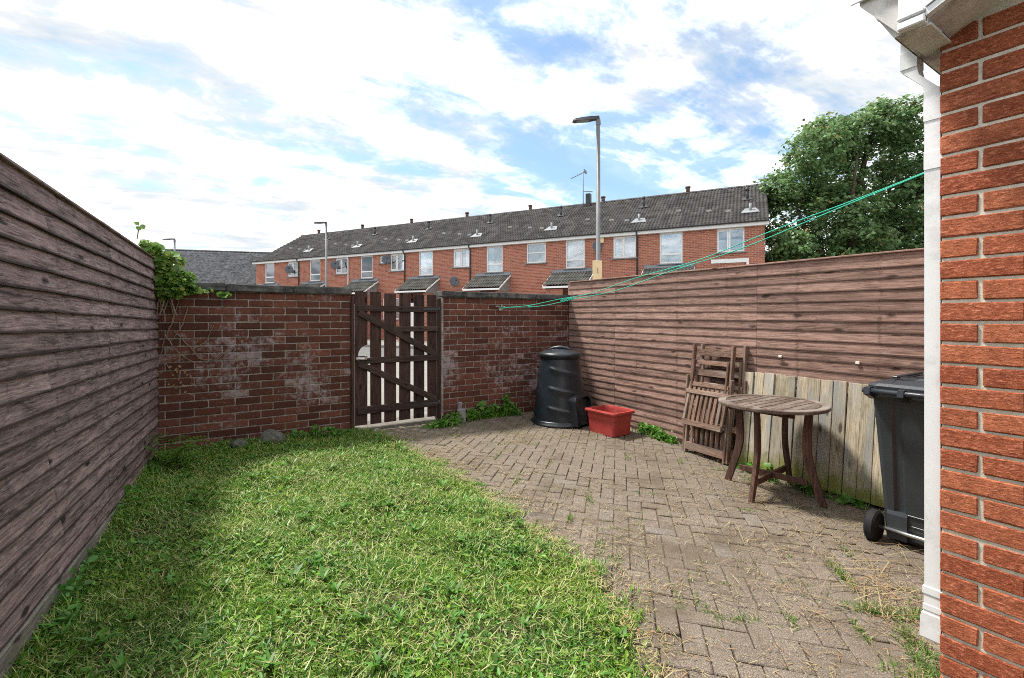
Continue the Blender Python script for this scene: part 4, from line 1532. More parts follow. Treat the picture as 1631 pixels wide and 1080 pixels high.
SWIN, BWIN = (1.06, 4.02, 5.02), (0.98, 3.66, 5.04)
GWIN = (1.55, 1.15, 2.42)
labels = ['brick terrace house at the right end, beside the leafy tree', 'brick terrace house behind the nearer tall lamp post',
          'brick terrace house with a single barred upstairs window, left of the tall lamp post', 'brick terrace house seen above the right part of the garden gate',
          'brick terrace house with a small square window upstairs above the gate', 'brick terrace house behind the smaller lamp post',
          'brick terrace house at the far left end by the grey roof']
curs = [('half', 'net'), ('net', 'blind'), ('net', 'net'), ('pair', 'blind'), ('pair', 'net'), ('none', 'half'), ('pair', 'blind')]
for i in range(7):
    t0 = 0.0 if i == 0 else 0.65 + PITCH * i
    Wd = PITCH + 0.65 if i == 0 else PITCH
    off = 0.65 if i == 0 else 0.0
    org = TB - TX * t0
    h = empty('terrace_house', org, TANG, label=labels[i], cat='house', group='brick houses of the terrace across the road')
    sx_, bx_ = -off - 0.62, -off - 3.02
    gx_ = -off - 0.95
    holes = [(sx_ - SWIN[0] / 2, sx_ + SWIN[0] / 2, SWIN[1], SWIN[2]), (bx_ - BWIN[0] / 2, bx_ + BWIN[0] / 2, BWIN[1], BWIN[2]),
             (gx_ - GWIN[0] / 2, gx_ + GWIN[0] / 2, GWIN[1], GWIN[2])]
    if i == 4:
        holes.append((-off - 1.95, -off - 1.45, 4.52, 4.94))
    wall = mob('wall', tmesh(('wall', i == 0, i == 4), lambda: wall_with_openings(Wd, EAVE - 0.06, holes), 'facade'), None, h)
    def inner():
        mb = MB()
        for z in (-0.2, 2.6, 5.15):
            mb.box((-Wd / 2, 2.2, z), (Wd - 0.3, 3.9, 0.05))
        mb.box((-Wd / 2, 4.2, 2.5), (Wd - 0.3, 0.06, 5.3))
        return mb
    mob('interior', tmesh(('interior', i == 0), inner, 'interior'), None, h)
    for s in ([0.0] if i == 0 else []) + [-Wd]:
        def gab():
            mb = MB()
            mb.prism([(0.0, -0.25), (DEPTH * 2, -0.25), (DEPTH * 2, EAVE - 0.1), (DEPTH, RIDGE - 0.10), (0.0, EAVE - 0.1)], 0, 0.2, frame((0, 0, 0), (0, 1, 0), (0, 0, 1)))
            return mb
        mb = gab()
        mb2 = mb.mesh('gable_wall', M['facade'])
        mob('gable_wall', mb2, None, h, (s - 0.2 if s == 0.0 else s, 0.004, 0))
    el, er = (0.16 if i == 6 else 0.0), (0.16 if i == 0 else 0.0)
    if ('roof', el, er, i == 0) not in _tm:
        _tm[('roof', el, er, i == 0)] = roof_sheet(Wd, el, er)
    rf = mob('roof', _tm[('roof', el, er, i == 0)], None, h)
    def ridge():
        mb = MB()
        n = int(Wd / 0.45) + 1
        for k in range(n):
            a = -Wd - el + (Wd + el + er) * k / n
            b = -Wd - el + (Wd + el + er) * (k + 1) / n - 0.008
            mb.loft([[(x, DEPTH + 0.13 * math.cos(q), RIDGE + 0.0 + 0.10 * math.sin(q)) for q in [math.pi * m / 6 for m in range(7)]] for x in (a, b)])
        return mb
    mob('ridge_tiles', tmesh(('ridge_tiles', Wd, el, er), ridge, 'roof_tile'), None, rf)
    def fas():
        mb = MB()
        mb.box((-Wd / 2 + (er - el) / 2, -0.165, EAVE - 0.115), (Wd + el + er, 0.022, 0.165))
        mb.box((-Wd / 2 + (er - el) / 2, -0.075, EAVE - 0.19), (Wd + el + er, 0.155, 0.014))
        return mb
    mob('fascia', tmesh(('fascia', Wd, el, er), fas, 'white_frame'), None, h)
    def gutm():
        mb = MB()
        mb.loft([[(x, -0.24 + 0.055 * math.cos(q), EAVE - 0.015 + 0.055 * math.sin(q)) for q in [math.pi + math.pi * m / 6 for m in range(7)]] for x in (-Wd - el, er)])
        return mb
    mob('gutter', tmesh(('gutter', Wd, el, er), gutm, 'dark_metal'), None, h)
    if i in (1, 3, 4, 6):
        def dpm():
            mb = MB()
            mb.tube([(-0.03, -0.22, EAVE - 0.05), (-0.03, -0.20, EAVE - 0.16), (-0.03, -0.05, EAVE - 0.32), (-0.03, -0.05, 0.1)], 0.036, 8)
            return mb
        mob('downpipe', dpm().mesh('downpipe', M['white_frame' if i == 4 and False else ('white_frame' if i == 5 else 'dark_metal')]), None, h)
    if i == 5:
        mb = MB()
        mb.tube([(-0.03, -0.22, EAVE - 0.05), (-0.03, -0.05, EAVE - 0.32), (-0.03, -0.05, 0.1)], 0.04, 8)
        mb.ob('downpipe', M['white_frame'], h)
    window(h, sx_, SWIN[1], SWIN[2], SWIN[0], 'bar' if i == 2 else 'side', curs[i][0])
    window(h, bx_, BWIN[1], BWIN[2], BWIN[0], 'tall', curs[i][1])
    window(h, gx_, GWIN[1], GWIN[2], GWIN[0], 'side', 'pair')
    if i == 4:
        window(h, -off - 1.7, 4.52, 4.94, 0.5, 'plain', 'none')
    # porch with a lean-to tiled roof
    pa, pb = -off - 4.18, -off - 2.05
    pr = mob('porch', tmesh(('porch', i == 0), lambda: (lambda mb: (mb.box((pa + 0.2, -0.55, 1.18), (0.20, 1.09, 2.86)), mb.box((pb - 0.2, -0.55, 1.18), (0.20, 1.09, 2.86)),
             mb.box((pa + 0.62, -1.09, 1.2), (0.64, 0.11, 2.8)), mb.box((pb - 0.5, -1.09, 0.4), (0.4, 0.11, 1.3)), mb.box(((pa + pb) / 2, -0.3, 2.52), (pb - pa - 0.8, 0.2, 0.3)), mb)[-1])(MB()), 'facade'), None, h)
    def proof():
        mb = MB()
        nr = 14
        xs = []
        for k in range(nr):
            for t, hh in ((0.0, 0.0), (0.3, 0.004), (0.55, 0.03), (0.8, 0.03)):
                xs.append((pa + (pb - pa) * (k + t) / nr, hh))
        xs.append((pb, 0))
        rows = []
        for c in range(4):
            for e, lift in ((0, 0.028), (1, 0.0)):
                s = (c + e) / 4
                rows.append([(x, -1.30 + 1.28 * s, 2.76 + 0.74 * s + lift + hh) for x, hh in xs])
        mb.loft(rows, cap=False, closed=False)
        return mb
    mob('porch_roof', tmesh(('porch_roof', i == 0), proof, 'porch_tile'), None, pr)
    def ptrim():
        mb = MB()
        mb.box(((pa + pb) / 2, -1.285, 2.68), (pb - pa + 0.02, 0.025, 0.09))
        for x in (pa - 0.012, pb + 0.012):
            mb.loft([[(x - 0.012, -1.27, 2.68), (x + 0.012, -1.27, 2.68), (x + 0.012, -1.27, 2.765), (x - 0.012, -1.27, 2.765)],
                     [(x - 0.012, -0.01, 3.40), (x + 0.012, -0.01, 3.40), (x + 0.012, -0.01, 3.495), (x - 0.012, -0.01, 3.495)]])
            pass
        return mb
    def pcheek(x):
        mb = MB()
        if True:
            mb.prism([(-1.20, 2.58), (-0.02, 2.58), (-0.02, 3.38), (-1.20, 2.70)], -0.01, 0.01, frame((x * 1.0 + (0.10 if x < (pa + pb) / 2 else -0.10), 0, 0), (0, 1, 0), (0, 0, 1)))
        return mb
    for ci_, x_ in enumerate((pa - 0.012, pb + 0.012)):
        mob('porch_cheek', tmesh(('porch_cheek', i == 0, ci_), lambda: pcheek(x_), 'vent_grey'), None, pr)
    mob('porch_trim', tmesh(('porch_trim', i == 0), ptrim, 'white_frame'), None, pr)
    def flash():
        mb = MB()
        mb.loft([[(pa, -0.14, 3.455), (pb, -0.14, 3.455), (pb, -0.13, 3.475), (pa, -0.13, 3.475)], [(pa, -0.004, 3.56), (pb, -0.004, 3.56), (pb, -0.003, 3.60), (pa, -0.003, 3.60)]])
        mb.box(((pa + pb) / 2, -0.012, 3.575), (pb - pa, 0.014, 0.10))
        return mb
    mob('flashing', tmesh(('flashing', i == 0), flash, 'lead'), None, pr)
    def door():
        mb = MB()
        mb.box((pb - 0.85 - 0.0, -1.06, 1.02), (0.92, 0.05, 2.08), None, 0.01)
        return mb
    mob('door', tmesh(('door', i == 0), door, 'white_frame'), None, h)
    # pipes and tile vents on the roof
    slope_k = (RIDGE - EAVE) / DEPTH
    def stack(rad_, hh, plate, key, mat):
        def f():
            mb = MB()
            mb.tube([(0, 0, -0.05), (0, 0, hh)], rad_, 8)
            if hh > 0.5:
                mb.tube([(0, 0, hh - 0.14), (0, 0, hh)], rad_ * 1.35, 8)
            if plate:
                mb.loft([[(-plate, -plate * .6, 0.11 - plate * .6 * slope_k), (plate, -plate * .6, 0.11 - plate * .6 * slope_k), (plate, -plate * .6, 0.135 - plate * .6 * slope_k), (-plate, -plate * .6, 0.135 - plate * .6 * slope_k)],
                         [(-plate * .6, plate * .6, 0.11 + plate * .6 * slope_k), (plate * .6, plate * .6, 0.11 + plate * .6 * slope_k), (plate * .6, plate * .6, 0.135 + plate * .6 * slope_k), (-plate * .6, plate * .6, 0.135 + plate * .6 * slope_k)]])
            return mb
        return tmesh(key, f, mat)
    rz_ = lambda y: EAVE + slope_k * y
    xo = -off - 0.12 if i else -0.52
    mob('vent_pipe', stack(0.055, 0.42, 0.36, 'vent_pipe', 'lead'), None, rf, (xo, 0.85, rz_(0.85)))
    mob('soil_pipe', stack(0.06, 0.62, 0.22, 'soil_pipe', 'dark_metal'), None, rf, (xo - 0.12, 2.55 if i else 2.2, rz_(2.55 if i else 2.2)))
    for dx, yy in ((-1.55, 1.35), (-0.75, 1.15), (-2.9, 1.7)):
        def tv():
            mb = MB()
            mb.loft([[(-0.12, -0.12, 0.0), (0.12, -0.12, 0.0), (0.10, -0.10, 0.10), (-0.10, -0.10, 0.10)], [(-0.10, 0.13, 0.08), (0.10, 0.13, 0.08), (0.08, 0.13, 0.13), (-0.08, 0.13, 0.13)]])
            return mb
        mob('tile_vent', tmesh('tile_vent', tv, 'vent_grey'), None, rf, (-off + dx, yy, rz_(yy) + 0.0))
    mob('ridge_vent', tmesh('ridge_vent', lambda: (lambda mb: (mb.tube([(0, 0, 0), (0, 0, 0.30)], 0.10, 10), mb.tube([(0, 0, 0.24), (0, 0, 0.33)], 0.13, 10), mb)[-1])(MB()), 'terracotta'), None, rf, (-off - 2.75, DEPTH, RIDGE + 0.03))
    if i == 1:
        mb = MB()
        mb.box((-0.04, -0.045, 4.92), (0.22, 0.07, 0.30), None, 0.02)
        mb.ob('alarm_box', M['cream'], h, loc=(-off - 1.65, 0, 0))
    if i == 0:
        mb = MB()
        mb.box((-1.3, -0.03, 3.64), (1.45, 0.05, 0.17), None, 0.01)
        mb.box((-0.62, -0.03, 3.45), (0.10, 0.05, 0.20), None, 0.01)
        mb.ob('cable_trunking', M['white_frame'], h)

# satellite dishes
def dish(t, z, label):
    org = TB - TX * t
    d = empty('satellite_dish', (org.x, org.y, z), TANG, label=label, cat='satellite dish', group='satellite dishes on the terrace')
    mb = MB()
    rings = []
    n = 20
    ax = Vector((0.75, -0.62, 0.25)).normalized()
    q = ax.to_track_quat('Z', 'Y').to_matrix().to_4x4()
    for r, zc in ((0.01, 0.0), (0.12, 0.01), (0.20, 0.032), (0.265, 0.055), (0.265, 0.049), (0.20, 0.024), (0.01, -0.01)):
        rings.append([Vector((0.10, -0.38, 0)) + (q @ Vector((r * math.cos(2 * math.pi * k / n), r * 1.1 * math.sin(2 * math.pi * k / n), zc))) for k in range(n)])
    mb.loft(rings, cap=False, smooth=True)
    mb.ob('reflector', M['dish_grey'], d)
    mb = MB()
    mb.tube([(0, 0, -0.1), (0, -0.2, -0.1), (0.08, -0.36, 0)], 0.022, 6)
    mb.box((0, -0.01, -0.1), (0.12, 0.02, 0.22))
    mb.ob('bracket', M['dark_metal'], d)
    mb = MB()
    tip = Vector((0.10, -0.38, 0)) + ax * 0.42
    mb.tube([Vector((0.06, -0.36, -0.33)), tip + Vector((0, 0, -0.06))], 0.012, 6)
    mb.box(tip + Vector((0, 0, -0.05)), (0.07, 0.10, 0.07))
    mb.ob('feed_arm', M['dark_metal'], d)
dish(7.05, 4.55, 'satellite dish on the brick wall just behind the tall lamp post')
dish(13.55 + 1.45, 3.20, 'low satellite dish between two porches, right of the gate')
dish(19.75, 4.65, 'satellite dish beside the small square window, above the gate')
dish(23.9, 4.55, 'satellite dish just left of the smaller lamp post')
dish(28.1, 4.45, 'satellite dish on the leftmost house of the terrace')

# television aerial
org = TB - TX * 8.9 + TY * 3.6
ae = empty('tv_aerial', (org.x, org.y, 7.4), TANG, label='thin television aerial on a pole above the roof ridge', cat='aerial')
mb = MB()
mb.tube([(0, 0, -0.2), (0, 0, 2.05)], 0.025, 8)
mb.ob('pole', M['galv'], ae)
mb = MB()
mb.tube([(-0.75, 0.1, 1.78), (0.10, 0, 2.03)], 0.02, 6)
for k in range(7):
    c = Vector((-0.75, 0.1, 1.78)).lerp(Vector((0.10, 0, 2.03)), k / 6)
    mb.tube([c + Vector((0, -0.16, 0)), c + Vector((0, 0.16, 0))], 0.008, 4)
mb.box((0.12, 0, 2.03), (0.05, 0.4, 0.16))
mb.ob('antenna', M['galv'], ae)
mb = MB()
mb.tube([(0, 0, 0.95), (0.55, 0.0, 0.85)], 0.018, 6)
for k in range(5):
    mb.tube([(0.1 + 0.1 * k, -0.12, 0.93 - 0.018 * k), (0.1 + 0.1 * k, 0.12, 0.93 - 0.018 * k)], 0.008, 4)
mb.ob('antenna', M['galv'], ae)
mb = MB()
mb.box((0.28, 0.1, 0.42), (0.28, 0.28, 0.75), None, 0.03)
mb.ob('chimney_pot', M['dark_metal'], ae)

# grey roofed building far left
def low_building():
    c, s = math.cos(R(YAW)), math.sin(R(YAW))
    def w(r, d, z):
        return Vector((r * c + d * s, -r * s + d * c, z))
    a, b = w(-34.5, 38.5, 6.95), w(-17.5, 43.0, 6.95)
    xd = (b - a)
    L = xd.length
    xd.normalize()
    Mx = frame((a.x, a.y, 0), xd)
    t = empty('gabled_building', M=Mx, label='long building with a mottled grey tiled roof beyond the ivy corner', cat='house')
    V, F = [], []
    nc, nr = 16, 64
    for cidx in range(nc):
        for e in (0, 1):
            q = (cidx + e) / nc
            lift = 0.05 if e == 0 else 0.0
            for k in range(nr * 2 + 1):
                x = L * k / (nr * 2)
                V.append((x, -5.2 * (1 - q), 2.9 + 4.05 * q + lift + (0.03 if k % 2 else 0)))
    nx = nr * 2 + 1
    for r in range(nc * 2 - 1):
        for k in range(nx - 1):
            a_ = r * nx + k
            F += [a_, a_ + 1, a_ + 1 + nx, a_ + nx]
    mob('roof', np_mesh('roof', V, F, np.full(len(F) // 4, 4), M['grey_tile']), None, t)
    mb = MB()
    mb.box((L / 2, -0.2, 1.35), (L - 0.6, 9.0, 3.1))
    mb.ob('wall', M['facade'], t)
    mb = MB()
    mb.box((L / 2, 0, 6.98), (L, 0.22, 0.12), None, 0.03)
    mb.ob('ridge_tiles', M['grey_tile'], t)
low_building()

# ================================================================== STREET LAMPS
def lamp(x, y, hgt, label, arm_dir, base_z=0.0):
    t = empty('street_lamp', (x, y, base_z), label=label, cat='street lamp', group='street lamps along the road')
    mb = MB()
    mb.tube([(0, 0, -0.1), (0, 0, 1.35)], [0.084, 0.084], 14)
    mb.tube([(0, 0, 1.35), (0, 0, 1.42), (0, 0, 1.5), (0, 0, hgt - 0.05)], [0.084, 0.070, 0.054, 0.048], 14)
    mb.ob('pole', M['galv'], t)
    d = Vector(arm_dir).normalized()
    fr_ = frame((0, 0, hgt), (d.x, d.y, -0.10))
    mb = MB()
    mb.box((0.01, 0, -0.09), (0.10, 0.10, 0.16), None, 0.015)
    ob1 = mb.ob('bracket', M['galv'], t, M=fr_)
    mb = MB()
    mb.loft([[(-0.02, -0.05, -0.02), (-0.02, 0.05, -0.02), (-0.02, 0.045, 0.05), (-0.02, -0.045, 0.05)],
             [(0.22, -0.09, -0.04), (0.22, 0.09, -0.04), (0.22, 0.06, 0.045), (0.22, -0.06, 0.045)],
             [(0.56, -0.10, -0.045), (0.56, 0.10, -0.045), (0.56, 0.06, 0.02), (0.56, -0.06, 0.02)],
             [(0.62, -0.07, -0.035), (0.62, 0.07, -0.035), (0.62, 0.05, -0.005), (0.62, -0.05, -0.005)]])
    hd = mb.ob('lamp_head', M['dark_metal'], t, M=fr_)
    mb = MB()
    mb.box((0.38, 0, -0.046), (0.30, 0.15, 0.012), None, 0.003)
    mb.ob('lens', M['lead'], hd)
    return t
l1 = lamp(7.88, 8.36, 6.0, 'tall grey lamp post rising behind the right fence, with a cream sign', (-0.85, 0.45, 0))
lamp(5.13, 24.98, 6.0, 'smaller grey lamp post in front of the terrace, left of the gate', (-0.95, -0.1, 0))
lamp(-1.5, 35.2, 6.0, 'farthest lamp post, just peeping up behind the ivy', (-0.9, -0.3, 0))
# cream plate on the near post
c, s = math.cos(R(YAW)), math.sin(R(YAW))
sg = empty('street_sign', (7.88, 8.36, 0), R(-YAW + 4), label='cream rectangular plate strapped to the tall lamp post above the fence', cat='sign')
mb = MB()
mb.box((-0.05, -0.115, 2.335), (0.225, 0.012, 0.52), None, 0.004)
mb.ob('plate', M['cream'], sg)
mb = MB()
mb.box((-0.045, -0.1222, 2.36), (0.022, 0.002, 0.13))
mb.box((-0.035, -0.1223, 2.32), (0.030, 0.002, 0.02))
mb.ob('marking', simple('faded_print', (0.45, 0.28, 0.16), 0.7), sg)
mb = MB()
for z in (2.2, 2.5):
    mb.tube([(0.07 * math.cos(a) , 0.07 * math.sin(a), z) for a in [2 * math.pi * k / 12 for k in range(13)]], 0.008, 5)
    mb.box((-0.02, -0.09, z), (0.05, 0.05, 0.03))
mb.ob('strap', M['galv'], sg)

# ================================================================== TREE
tree = empty('broadleaf_tree', (25.0, 9.85, -0.1), R(-YAW), label='big dense broadleaf tree beyond the end of the terrace', cat='tree')
mb = MB()
def limb(pts, r0, r1, n=9):
    mb.tube(pts, [r0 + (r1 - r0) * k / (len(pts) - 1) for k in range(len(pts))], n)
limb([(0, 0, -0.2), (0.05, 0, 1.6), (0.0, 0.1, 3.2), (0.15, 0.2, 5.0), (0.4, 0.1, 7.0), (0.9, 0.2, 9.0), (1.6, 0.3, 10.6)], 0.36, 0.04)
limb([(0.0, 0.05, 2.2), (0.9, -0.1, 3.4), (2.0, -0.2, 4.6), (3.0, 0.0, 6.4), (3.6, 0.1, 8.4)], 0.22, 0.03)
limb([(0.0, 0.05, 2.6), (-1.0, 0.2, 4.0), (-2.0, 0.1, 5.4), (-2.6, 0.0, 6.8)], 0.18, 0.03)
limb([(0.05, 0.1, 3.6), (-0.5, -0.8, 5.0), (-0.9, -1.4, 6.8), (-0.8, -1.6, 8.4)], 0.15, 0.03)
limb([(0.1, 0.1, 4.0), (1.0, 1.2, 5.6), (2.0, 1.8, 7.4)], 0.15, 0.03)
limb([(0.5, 0.0, 2.8), (2.4, -0.9, 3.6), (4.6, -0.8, 4.4), (5.6, -0.5, 5.4)], 0.14, 0.03)
mb.ob('trunk', M['bark'], tree)
K = 0.0291
clumps = [(1247, 300, 1.25), (1243, 350, 1.3), (1262, 255, 1.2), (1300, 228, 1.2), (1305, 290, 1.7), (1270, 395, 1.4), (1310, 350, 1.6), (1345, 222, 1.1), (1365, 275, 1.8), (1380, 340, 1.9),
          (1390, 205, 1.3), (1417, 172, 0.75), (1428, 208, 1.4), (1450, 260, 1.8), (1440, 330, 1.9), (1455, 375, 1.6), (1358, 392, 1.3), (1495, 275, 1.5), (1500, 320, 1.8), (1510, 370, 1.8),
          (1555, 290, 1.8), (1570, 350, 1.7), (1290, 425, 1.3), (1350, 430, 1.4), (1410, 420, 1.5), (1470, 425, 1.5), (1240, 425, 1.0), (1446, 205, 0.7), (1320, 395, 1.2), (1230, 400, 0.9), (1225, 310, 0.6), (1335, 205, 0.7), (1292, 212, 0.6)]
LV, LF = [], []
cnt = 0
Vs = []
for ci, (cx, cy, rr) in enumerate(clumps):
    ctr = np.array([(cx - 1340) * K, rng.uniform(-1.6, 1.6), 1.35 + (506 - cy) * K])
    n = int(1300 * rr ** 1.7) + 220
    # leaves gathered in sprays around the shell of each mass
    ns = max(12, int(n / 30))
    d = rng.normal(size=(ns, 3))
    d /= np.linalg.norm(d, axis=1)[:, None]
    d[:, 2] = d[:, 2] * 0.8 + 0.1
    rad_ = rr * rng.uniform(0.45, 1.08, ns) ** 0.6
    spray = ctr + d * rad_[:, None]
    which = rng.integers(0, ns, n)
    pos = spray[which] + rng.normal(size=(n, 3)) * np.array([0.17, 0.17, 0.11])
    Vs.append((pos, d[which]))
pos = np.concatenate([a for a, b in Vs])
out = np.concatenate([b for a, b in Vs])
n = len(pos)
nrm = out * 0.6 + rng.normal(size=(n, 3)) * 0.5 + np.array([0, 0, 0.7])
nrm /= np.linalg.norm(nrm, axis=1)[:, None]
t1 = np.cross(nrm, rng.normal(size=(n, 3)))
t1 /= np.linalg.norm(t1, axis=1)[:, None]
t2 = np.cross(nrm, t1)
sz = rng.uniform(0.045, 0.105, n)[:, None]
droop = nrm * sz * 0.25
v = np.stack([pos - t1 * sz, pos + t2 * sz * 0.85 - droop * 0.3, pos + t1 * sz * 1.1 - droop, pos - t2 * sz * 0.85 - droop * 0.3], 1).reshape(-1, 3)
f = np.arange(n * 4)
mob('crown', np_mesh('crown', v, f, np.full(n, 4), M['tree_leaf']), None, tree)


# ================================================================== VEGETATION IN THE YARD
def blades(pos, h, w, lean, az, bend, mats, mi, name, base_z=None):
    """5-vertex curved blades"""
    n = len(pos)
    d = np.stack([np.cos(az), np.sin(az), np.zeros(n)], -1)
    sd_ = np.stack([-np.sin(az), np.cos(az), np.zeros(n)], -1)
    up = np.array([0, 0, 1.0])
    l1 = (d * np.sin(lean)[:, None] + up * np.cos(lean)[:, None])
    l2a = lean + bend
    l2 = (d * np.sin(l2a)[:, None] + up * np.cos(l2a)[:, None])
    m_ = pos + l1 * (h * 0.5)[:, None]
    tip = m_ + l2 * (h * 0.5)[:, None]
    ww = (w * 0.5)[:, None]
    v = np.stack([pos - sd_ * ww, pos + sd_ * ww, m_ + sd_ * ww * 0.85, m_ - sd_ * ww * 0.85, tip], 1).reshape(-1, 3)
    b = (np.arange(n) * 5)[:, None]
    q = np.concatenate([b, b + 1, b + 2, b + 3, b + 3, b + 2, b + 4], 1)
    lp = np.tile(np.array([4, 3]), n)
    return np_mesh(name, v, q.ravel(), lp, mats, np.repeat(mi, 2))


def pn(x, y, s=1.0, p=0.0):
    return (np.sin(x * 4.3 * s + 1.7 * np.sin(y * 3.1 * s + p) + p) + np.sin(y * 5.2 * s + 1.3 * np.sin(x * 2.7 * s - p)) + np.sin((x + y) * 7.9 * s + p * 2) * 0.6) / 2.6


def edge_x(y):
    yp = np.array([-2.0, 0.9, 1.23, 1.49, 1.81, 2.14, 2.6, 3.35, 4.05, 4.7, 5.0, 5.5])
    xp = np.array([1.42, 1.44, 1.48, 1.60, 1.72, 1.79, 1.76, 1.82, 1.74, 1.70, 1.60, 1.45])
    return np.interp(y, yp, xp)


def cam_rd(x, y):
    c, s = math.cos(R(YAW)), math.sin(R(YAW))
    return x * c - y * s, x * s + y * c


def lawn_points(n):
    x = rng.uniform(-0.80, 1.95, n)
    y = rng.uniform(-0.3, 5.40, n)
    e = edge_x(y) + 0.075 * pn(x * 0 + y, y * 2, 2.0) + 0.055 * pn(y, y, 6.0, 1.0)
    lx = np.where(y < 5.44, -0.365 - 0.085 * (5.44 - y), 0)
    r, d = cam_rd(x, y)
    ok = (x < e + rng.exponential(0.03, n) * (1.0 + 1.6 * np.clip(pn(y, y, 3.1, 0.7), 0, 1)) - 0.02) & (x > lx + 0.01) & (d > 1.0) & (np.abs(r / np.maximum(d, 0.1)) < 1.15)
    return x[ok], y[ok]


x, y = lawn_points(430000)
den = 0.58 + 0.42 * pn(x, y, 1.0, 0.4) + 0.38 * pn(x, y, 3.2, 2.0)
keepm = rng.uniform(0, 1, len(x)) < np.clip(den + 0.15, 0.18, 1)
x, y = x[keepm], y[keepm]
n = len(x)
lx = -0.365 - 0.085 * (5.44 - y)
tall = np.exp(-((x - lx) / 0.22) ** 2) * (0.7 + 0.5 * pn(y, y, 2.0)) + 0.5 * np.exp(-((y - 5.25) / 0.2) ** 2)
h = rng.gamma(4, 0.0060, n) * (0.80 + 0.30 * pn(x, y, 2.3, 1.0)) + 0.010 + 0.055 * np.clip(tall, 0, 1) * rng.uniform(0.2, 1.1, n)
wd = rng.uniform(0.0025, 0.0070, n)
lean = rng.uniform(0.25, 1.35, n)
az = rng.uniform(0, 2 * math.pi, n) 
bend = rng.uniform(0.0, 0.9, n)
z = lawn_z(x, y) + 0.0
dry = 0.08 + 0.15 * pn(x, y, 1.4, 3.0) + 0.20 * np.clip((x - edge_x(y) + 0.30) / 0.3, 0, 1) + 0.10 * pn(x, y, 4.0, 1.0) - 0.10 * np.clip(tall, 0, 1)
u = rng.uniform(0, 1, n)
mi = np.where(u < dry, 2, np.where(rng.uniform(0, 1, n) < 0.33 + 0.25 * pn(x, y, 1.6, 5.0), 1, 0)).astype(int)
g = mob('grass', blades(np.stack([x, y, z], -1), h, wd, lean, az, bend, [M['grass'], M['grass_dark'], M['lawn_straw']], mi, 'grass'))
tag(g, 'rough mown lawn grass with pale clippings', 'grass', kind='stuff')


def leaves_mesh(name, pos, size, nrm, mats, mi, asp=0.75, fold=0.2):
    """six-point leaves"""
    n = len(pos)
    nrm = nrm / np.linalg.norm(nrm, axis=1)[:, None]
    t1 = np.cross(nrm, rng.normal(size=(n, 3)))
    t1 /= np.linalg.norm(t1, axis=1)[:, None]
    t2 = np.cross(nrm, t1)
    s = size[:, None]
    dn = nrm * s * fold
    pts = [pos - t1 * s, pos - t1 * s * 0.35 + t2 * s * asp - dn * -0.6, pos + t1 * s * 0.45 + t2 * s * asp * 0.8 + dn * 0.6, pos + t1 * s * 1.1 - dn * 0.8,
           pos + t1 * s * 0.45 - t2 * s * asp * 0.8 + dn * 0.6, pos - t1 * s * 0.35 - t2 * s * asp + dn * 0.6]
    v = np.stack(pts, 1).reshape(-1, 3)
    b = (np.arange(n) * 6)[:, None]
    q = np.concatenate([b, b + 1, b + 2, b + 3, b, b + 3, b + 4, b + 5], 1)
    return np_mesh(name, v, q.ravel(), np.full(n * 2, 4), mats, np.repeat(mi, 2))


# clover, buttercup and dandelion leaves lying in the lawn
x, y = lawn_points(40000)
keepm = rng.uniform(0, 1, len(x)) < np.clip(0.35 + 0.6 * pn(x, y, 1.3, 7.0) - 0.5 * np.clip((x - edge_x(y) + 0.25) / 0.3, 0, 1), 0.06, 1)
x, y = x[keepm], y[keepm]
n = len(x)
pos = np.stack([x, y, lawn_z(x, y) + rng.uniform(0.008, 0.040, n)], -1)
nr = rng.normal(size=(n, 3)) * 0.45 + np.array([0, 0, 1.0])
mi = (rng.uniform(0, 1, n) < 0.45).astype(int)
o = mob('clover', leaves_mesh('clover', pos, rng.uniform(0.007, 0.019, n), nr, [M['clover'], M['grass']], mi, 0.45))
tag(o, 'small broad clover leaves spread through the lawn', 'clover', kind='stuff')

# flat rosettes of broad-leaf weeds
cx_, cy_ = lawn_points(1500)
cx_, cy_ = cx_[:240], cy_[:240]
X_, Y_, A_, H_ = [], [], [], []
for a, b in zip(cx_, cy_):
    k = rng.integers(6, 13)
    X_.append(np.full(k, a) + rng.normal(0, 0.006, k))
    Y_.append(np.full(k, b) + rng.normal(0, 0.006, k))
    A_.append(rng.uniform(0, 6.28) + np.arange(k) * 2.4 + rng.normal(0, 0.2, k))
    H_.append(rng.uniform(0.035, 0.085) * rng.uniform(0.6, 1.1, k))
X_, Y_, A_, H_ = (np.concatenate(q) for q in (X_, Y_, A_, H_))
k = len(X_)
o = mob('rosettes', blades(np.stack([X_, Y_, lawn_z(X_, Y_) + 0.022], -1), H_, H_ * rng.uniform(0.16, 0.30, k), rng.uniform(0.75, 1.25, k), A_, rng.uniform(0.1, 0.5, k), [M['weed'], M['clover']], (rng.uniform(0, 1, k) < 0.5).astype(int), 'rosettes'))
tag(o, 'flat broad-leaf weeds dotted through the lawn', 'weeds', kind='stuff')

# dry stalks lying on lawn and patio
def stalks(name, n, sampler, label, mats, lmin, lmax, flat=True, zoff=0.004):
    x, y = sampler(n)
    n = len(x)
    hh = rng.uniform(lmin, lmax, n)
    w_ = rng.uniform(0.0018, 0.0048, n)
    lean = rng.uniform(1.40, 1.54, n) if flat else rng.uniform(0.9, 1.5, n)
    bend = rng.uniform(-0.05, 0.15, n)
    zz_ = np.where(x < edge_x(y), lawn_z(x, y) + 0.022, gz(x, y) + zoff)
    mi = (rng.uniform(0, 1, n) < 0.28).astype(int)
    o = mob(name, blades(np.stack([x, y, zz_ + rng.uniform(0, 0.012, n)], -1), hh, w_, lean, rng.uniform(0, 6.283, n), bend, mats, mi, name))
    tag(o, label, 'straw', kind='stuff')
    return o


